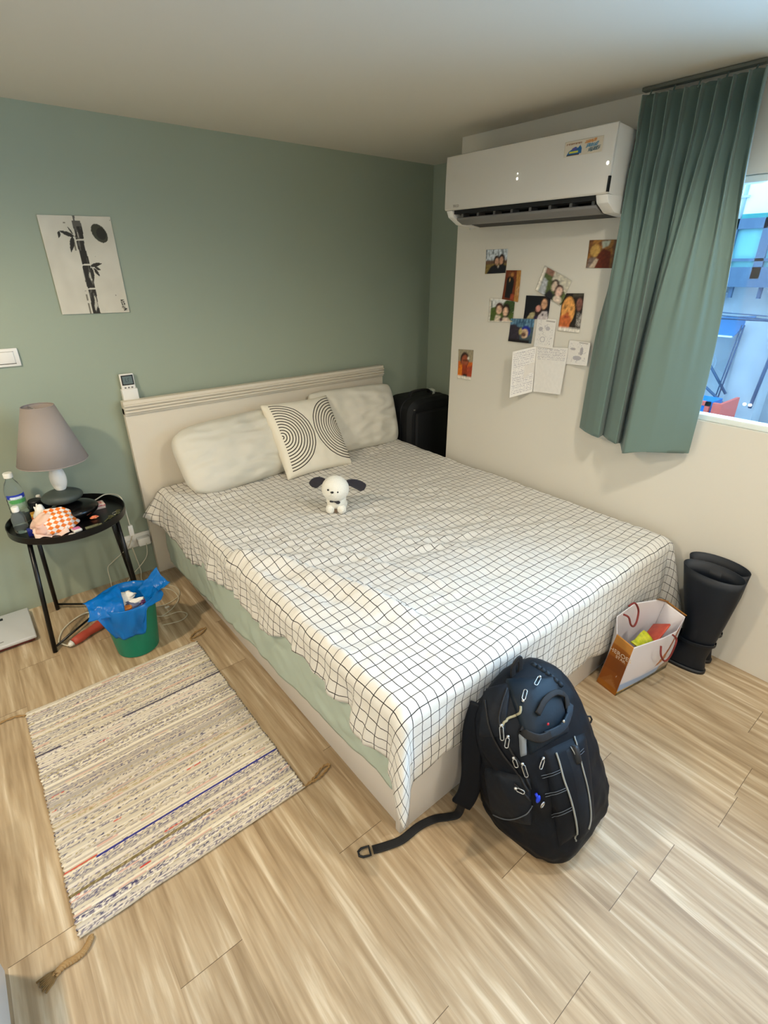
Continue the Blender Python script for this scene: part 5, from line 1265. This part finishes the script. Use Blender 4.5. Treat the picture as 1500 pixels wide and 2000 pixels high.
    # zip pulls
    def pull(u, v, du, dv):
        l, n = hit(cur, u, v, .006); l2, n2 = hit(cur, u+du, v+dv, .006)
        d = (l2-l); L = d.length; d.normalize(); s = d.cross(n).normalized(); w = .0045
        z = obj('zip_pull', ell(l, (.0045, .0045, .004), 12, 8), M_METAL, t)
        loop = [l+d*.003-s*w*.5, l+d*.006-s*w, l+d*(L-.003)-s*w, l+d*L-s*w*.5, l+d*L+s*w*.5, l+d*(L-.003)+s*w, l+d*.006+s*w, l+d*.003+s*w*.5]
        obj('loop', tube([p+n*.002 for p in loop], .0013, 6, closed=True), M_METAL, z)
    for q in ((1053, 1325, -9, 16), (1021, 1370, 5, -20), (979, 1417, 2, 28), (992, 1437, -4, 22), (1058, 1480, -6, 20), (1003, 1478, 8, 18), (1020, 1490, 10, 24), (1008, 1538, 16, 8)): pull(*q)
    # carry strap across the upper front with teal segment
    def arch(px, lift, r, m, name, flat=None, par=None):
        P = smoothpath([(a, b, 0) for a, b in px], 6); pts, ups = [], []; n = len(P)
        for i, p in enumerate(P):
            l, nn = hit(cur, p.x, p.y, .004+lift*math.sin(PI*i/(n-1))); pts.append(l); ups.append(nn)
        return obj(name, tube(pts, r, 8, flat=flat, up=ups), m, par or t)
    arch([(1015, 1424), (1030, 1434), (1048, 1440), (1064, 1436), (1080, 1428)], .006, .006, M_WEB, 'haul_strap', flat=(.011, .003))
    arch([(1062, 1436), (1080, 1428), (1095, 1416), (1106, 1396), (1112, 1375)], .006, .006, mat('teal_webbing', (14, 34, 50), .6, bump=(400, .4, .001)), 'teal_strap', flat=(.011, .003))
    arch([(1048, 1395), (1060, 1370), (1080, 1355), (1100, 1362), (1106, 1385)], .008, .007, M_WEB, 'grab_loop', flat=(.008, .003))
    l, n = hit(cur, 1066, 1414, .009); obj('red_badge', ell(l, (.004, .003, .004), 10, 8), mat('badge_red', (170, 34, 50), .4), t)
    l, n = hit(cur, 1090, 1408, .018); obj('metal_rivet', ell(l, (.004, .004, .005), 10, 8), M_METAL, t)
    # side release buckle
    patch('buckle_tab', [(1106, 1453), (1117, 1450), (1124, 1490), (1113, 1494)], M_DARK, .010, 8, 10, off=.02)
    # top loop
    p0, _ = hit(cur, 1002, 1320, -.002); q = [p0, p0+Vector((.000, .004, .028)), p0+Vector((.012, .004, .046)), p0+Vector((.026, .004, .046)), p0+Vector((.032, .002, .026)), p0+Vector((.030, 0, .0))]
    obj('top_loop', tube(smoothpath(q, 5), .005, 8, flat=(.010, .0025), up=(0, 1, 0)), M_WEB, t)
    # scalloped edge along the top right
    for k in range(7):
        u, v = 1045+k*8.5, 1290+k*4.5+.6*k*k*.5; l, n = hit(cur, u-2, v+8, -.003); obj('gathered_edge', ell(l, (.010, .012, .009), 10, 8), M_NAVY2, t)
    # shoulder strap + trailing webbing on the left
    pad = [Vector((.240, -.060, .40)), Vector((.212, -.066, .34)), Vector((.196, -.080, .26)), Vector((.190, -.092, .18)), Vector((.180, -.092, .115)), Vector((.168, -.082, .070))]
    obj('shoulder_strap', tube(smoothpath(pad, 6), .01, 10, flat=(.030, .008), up=(-.8, -.6, .1)), M_NAVY, t)
    zf = .0045
    fl = [Vector((.172, -.082, .075)), Vector((.168, -.078, .035)), Vector((.160, -.070, .012))]+[atz(u, v, zf+.001) for u, v in ((872, 1596), (848, 1600), (818, 1614), (785, 1640), (755, 1652), (728, 1660))]
    sp_ = smoothpath(fl, 6); ups = [Vector((-.7, -.7, .2)).lerp(Vector((0, 0, 1)), min(1, i/14)) for i in range(len(sp_))]
    wb = obj('trailing_webbing', tube(sp_, .004, 8, flat=(.0125, .0016), up=ups), M_WEB, t)
    e0, e1 = atz(722, 1662, zf), atz(699, 1669, zf); d = (e1-e0).normalized(); s = Vector((-d.y, d.x, 0))
    rr = [e0-s*.013, e0+s*.013, e0+s*.012+d*.022, e0+s*.006+d*.032, e0-s*.006+d*.032, e0-s*.012+d*.022]
    obj('end_ring', tube([p+Vector((0, 0, .002)) for p in rr], .0034, 8, closed=True), M_DARK, wb)
    # right side strap stub with ring
    a, b = Vector((.535, -.170, .150)), atx(1141, 1412, .61)
    st = obj('side_strap', tube([a, a.lerp(b, .5), b], .005, 8, flat=(.011, .002), up=(-.5, -.8, .3)), M_WEB, t)
    d = (b-a).normalized(); s = d.cross(Vector((-.5, -.8, .3))).normalized(); c = b+d*.004
    obj('end_ring', tube([c-s*.012, c+s*.012, c+s*.012+d*.016, c+s*.006+d*.024, c-s*.006+d*.024, c-s*.012+d*.016], .003, 8, closed=True), M_DARK, st)
    # blue key fob
    l, n = hit(cur, 1052, 1555, .010); k = thing('key_fob', 'small bright blue key fob hanging on the front of the backpack', 'key fob', l)
    obj('charm', ell(l, (.008, .005, .013), 14, 10), mat('cobalt', (20, 60, 210), .3), k); l2, _ = hit(cur, 1057, 1563, .013); obj('silver_ring', tube([l2+Vector((.007*math.cos(a), -.002, .008*math.sin(a))) for a in [i*2*PI/16 for i in range(16)]], .0018, 6, closed=True), M_METAL, k)
    l3, _ = hit(cur, 1048, 1545, .009); obj('blue_strap', tube([l, l3], .004, 8), mat('royal_blue_strap', (24, 50, 190), .6), k)
backpack()

# ================================================================ WHITE CABINET at the lower left edge of frame
def cabinet():
    t = thing('white_cabinet', 'corner of a low white cabinet at the bottom left edge', 'cabinet', (-1.2, -.1, 0))
    obj('carcass', box(-1.45, -.8, .0, -.942, .345, .34, .004), M_WOODW, t, autos=.6)
    obj('door', box(-.942, -.78, .03, -.930, .325, .33, .003), M_WOODW, t, autos=.6)
    obj('top', box(-1.47, -.82, .34, -.925, .36, .36, .004), M_WOODW, t, autos=.6)
cabinet()

# ================================================================ LIGHTS
def fixture(x, y, lab):
    t = thing('ceiling_light', lab, 'ceiling light', (x, y, CZ-.03), group='recessed ceiling lights')
    obj('rim', lathe([(.075, 0), (.085, .004), (.085, .02), (.075, .03)], 40, (x, y, CZ-.03), cap=False), M_PLASTW, t)
def spot(name, loc, power, col, radius, size=math.radians(150), blend=.6, rot=(0, 0, 0)):
    l = bpy.data.lights.new(name, 'SPOT'); l.energy = power; l.color = col; l.shadow_soft_size = radius; l.spot_size = size; l.spot_blend = blend
    o = bpy.data.objects.new(name, l); o.location = loc; o.rotation_euler = rot; COL.objects.link(o); return o
def point(name, loc, power, col, radius):
    l = bpy.data.lights.new(name, 'POINT'); l.energy = power; l.color = col; l.shadow_soft_size = radius
    o = bpy.data.objects.new(name, l); o.location = loc; COL.objects.link(o); return o
WARM = (1.0, .85, .62)
LP = [(-1.35, .75, 72, (1.0, .83, .60), 'recessed ceiling light over the left side of the room'), (.62, -.42, 34, (1.0, .90, .74), 'recessed ceiling light above the foot of the bed'),
      (-1.2, -1.5, 56, (1.0, .87, .68), 'unseen ceiling light added behind the left of the viewpoint'), (.5, -2.2, 52, (1.0, .90, .74), 'unseen ceiling light added behind the right of the viewpoint')]  # these two are unseen, added to light the room from behind
for x, y, p, c, lab in LP:
    fixture(x, y, lab); spot('downlight', (x, y, CZ-.02), p, c, .05, math.radians(174), .45)
# daylight through the window
al = bpy.data.lights.new('window_daylight', 'AREA'); al.shape = 'RECTANGLE'; al.size = .76; al.size_y = 2.1; al.energy = 46; al.color = (.34, .62, 1.0); al.spread = math.radians(125)
ao = bpy.data.objects.new('window_daylight', al); ao.location = (WX+.16, -.98, 1.37); ao.rotation_euler = (0, PI/2, 0); COL.objects.link(ao)
w = bpy.data.worlds.new('world'); SC.world = w; w.use_nodes = True; nt = w.node_tree; bg = nt.nodes['Background']
sk = nt.nodes.new('ShaderNodeTexSky'); sk.sky_type = 'HOSEK_WILKIE'; sk.turbidity = 4; sk.sun_direction = (-.6, .2, .75)
mxw = nt.nodes.new('ShaderNodeMix'); mxw.data_type = 'RGBA'; mxw.inputs[0].default_value = .75
nt.links.new(sk.outputs[0], mxw.inputs['A']); mxw.inputs['B'].default_value = (.42, .72, 1.0, 1)
nt.links.new(mxw.outputs['Result'], bg.inputs[0]); bg.inputs[1].default_value = 4.2

SC.view_settings.view_transform = 'Standard'; SC.view_settings.look = 'None'; SC.view_settings.gamma = 1; SC.view_settings.exposure = 0.47
SC.view_settings.use_curve_mapping = False
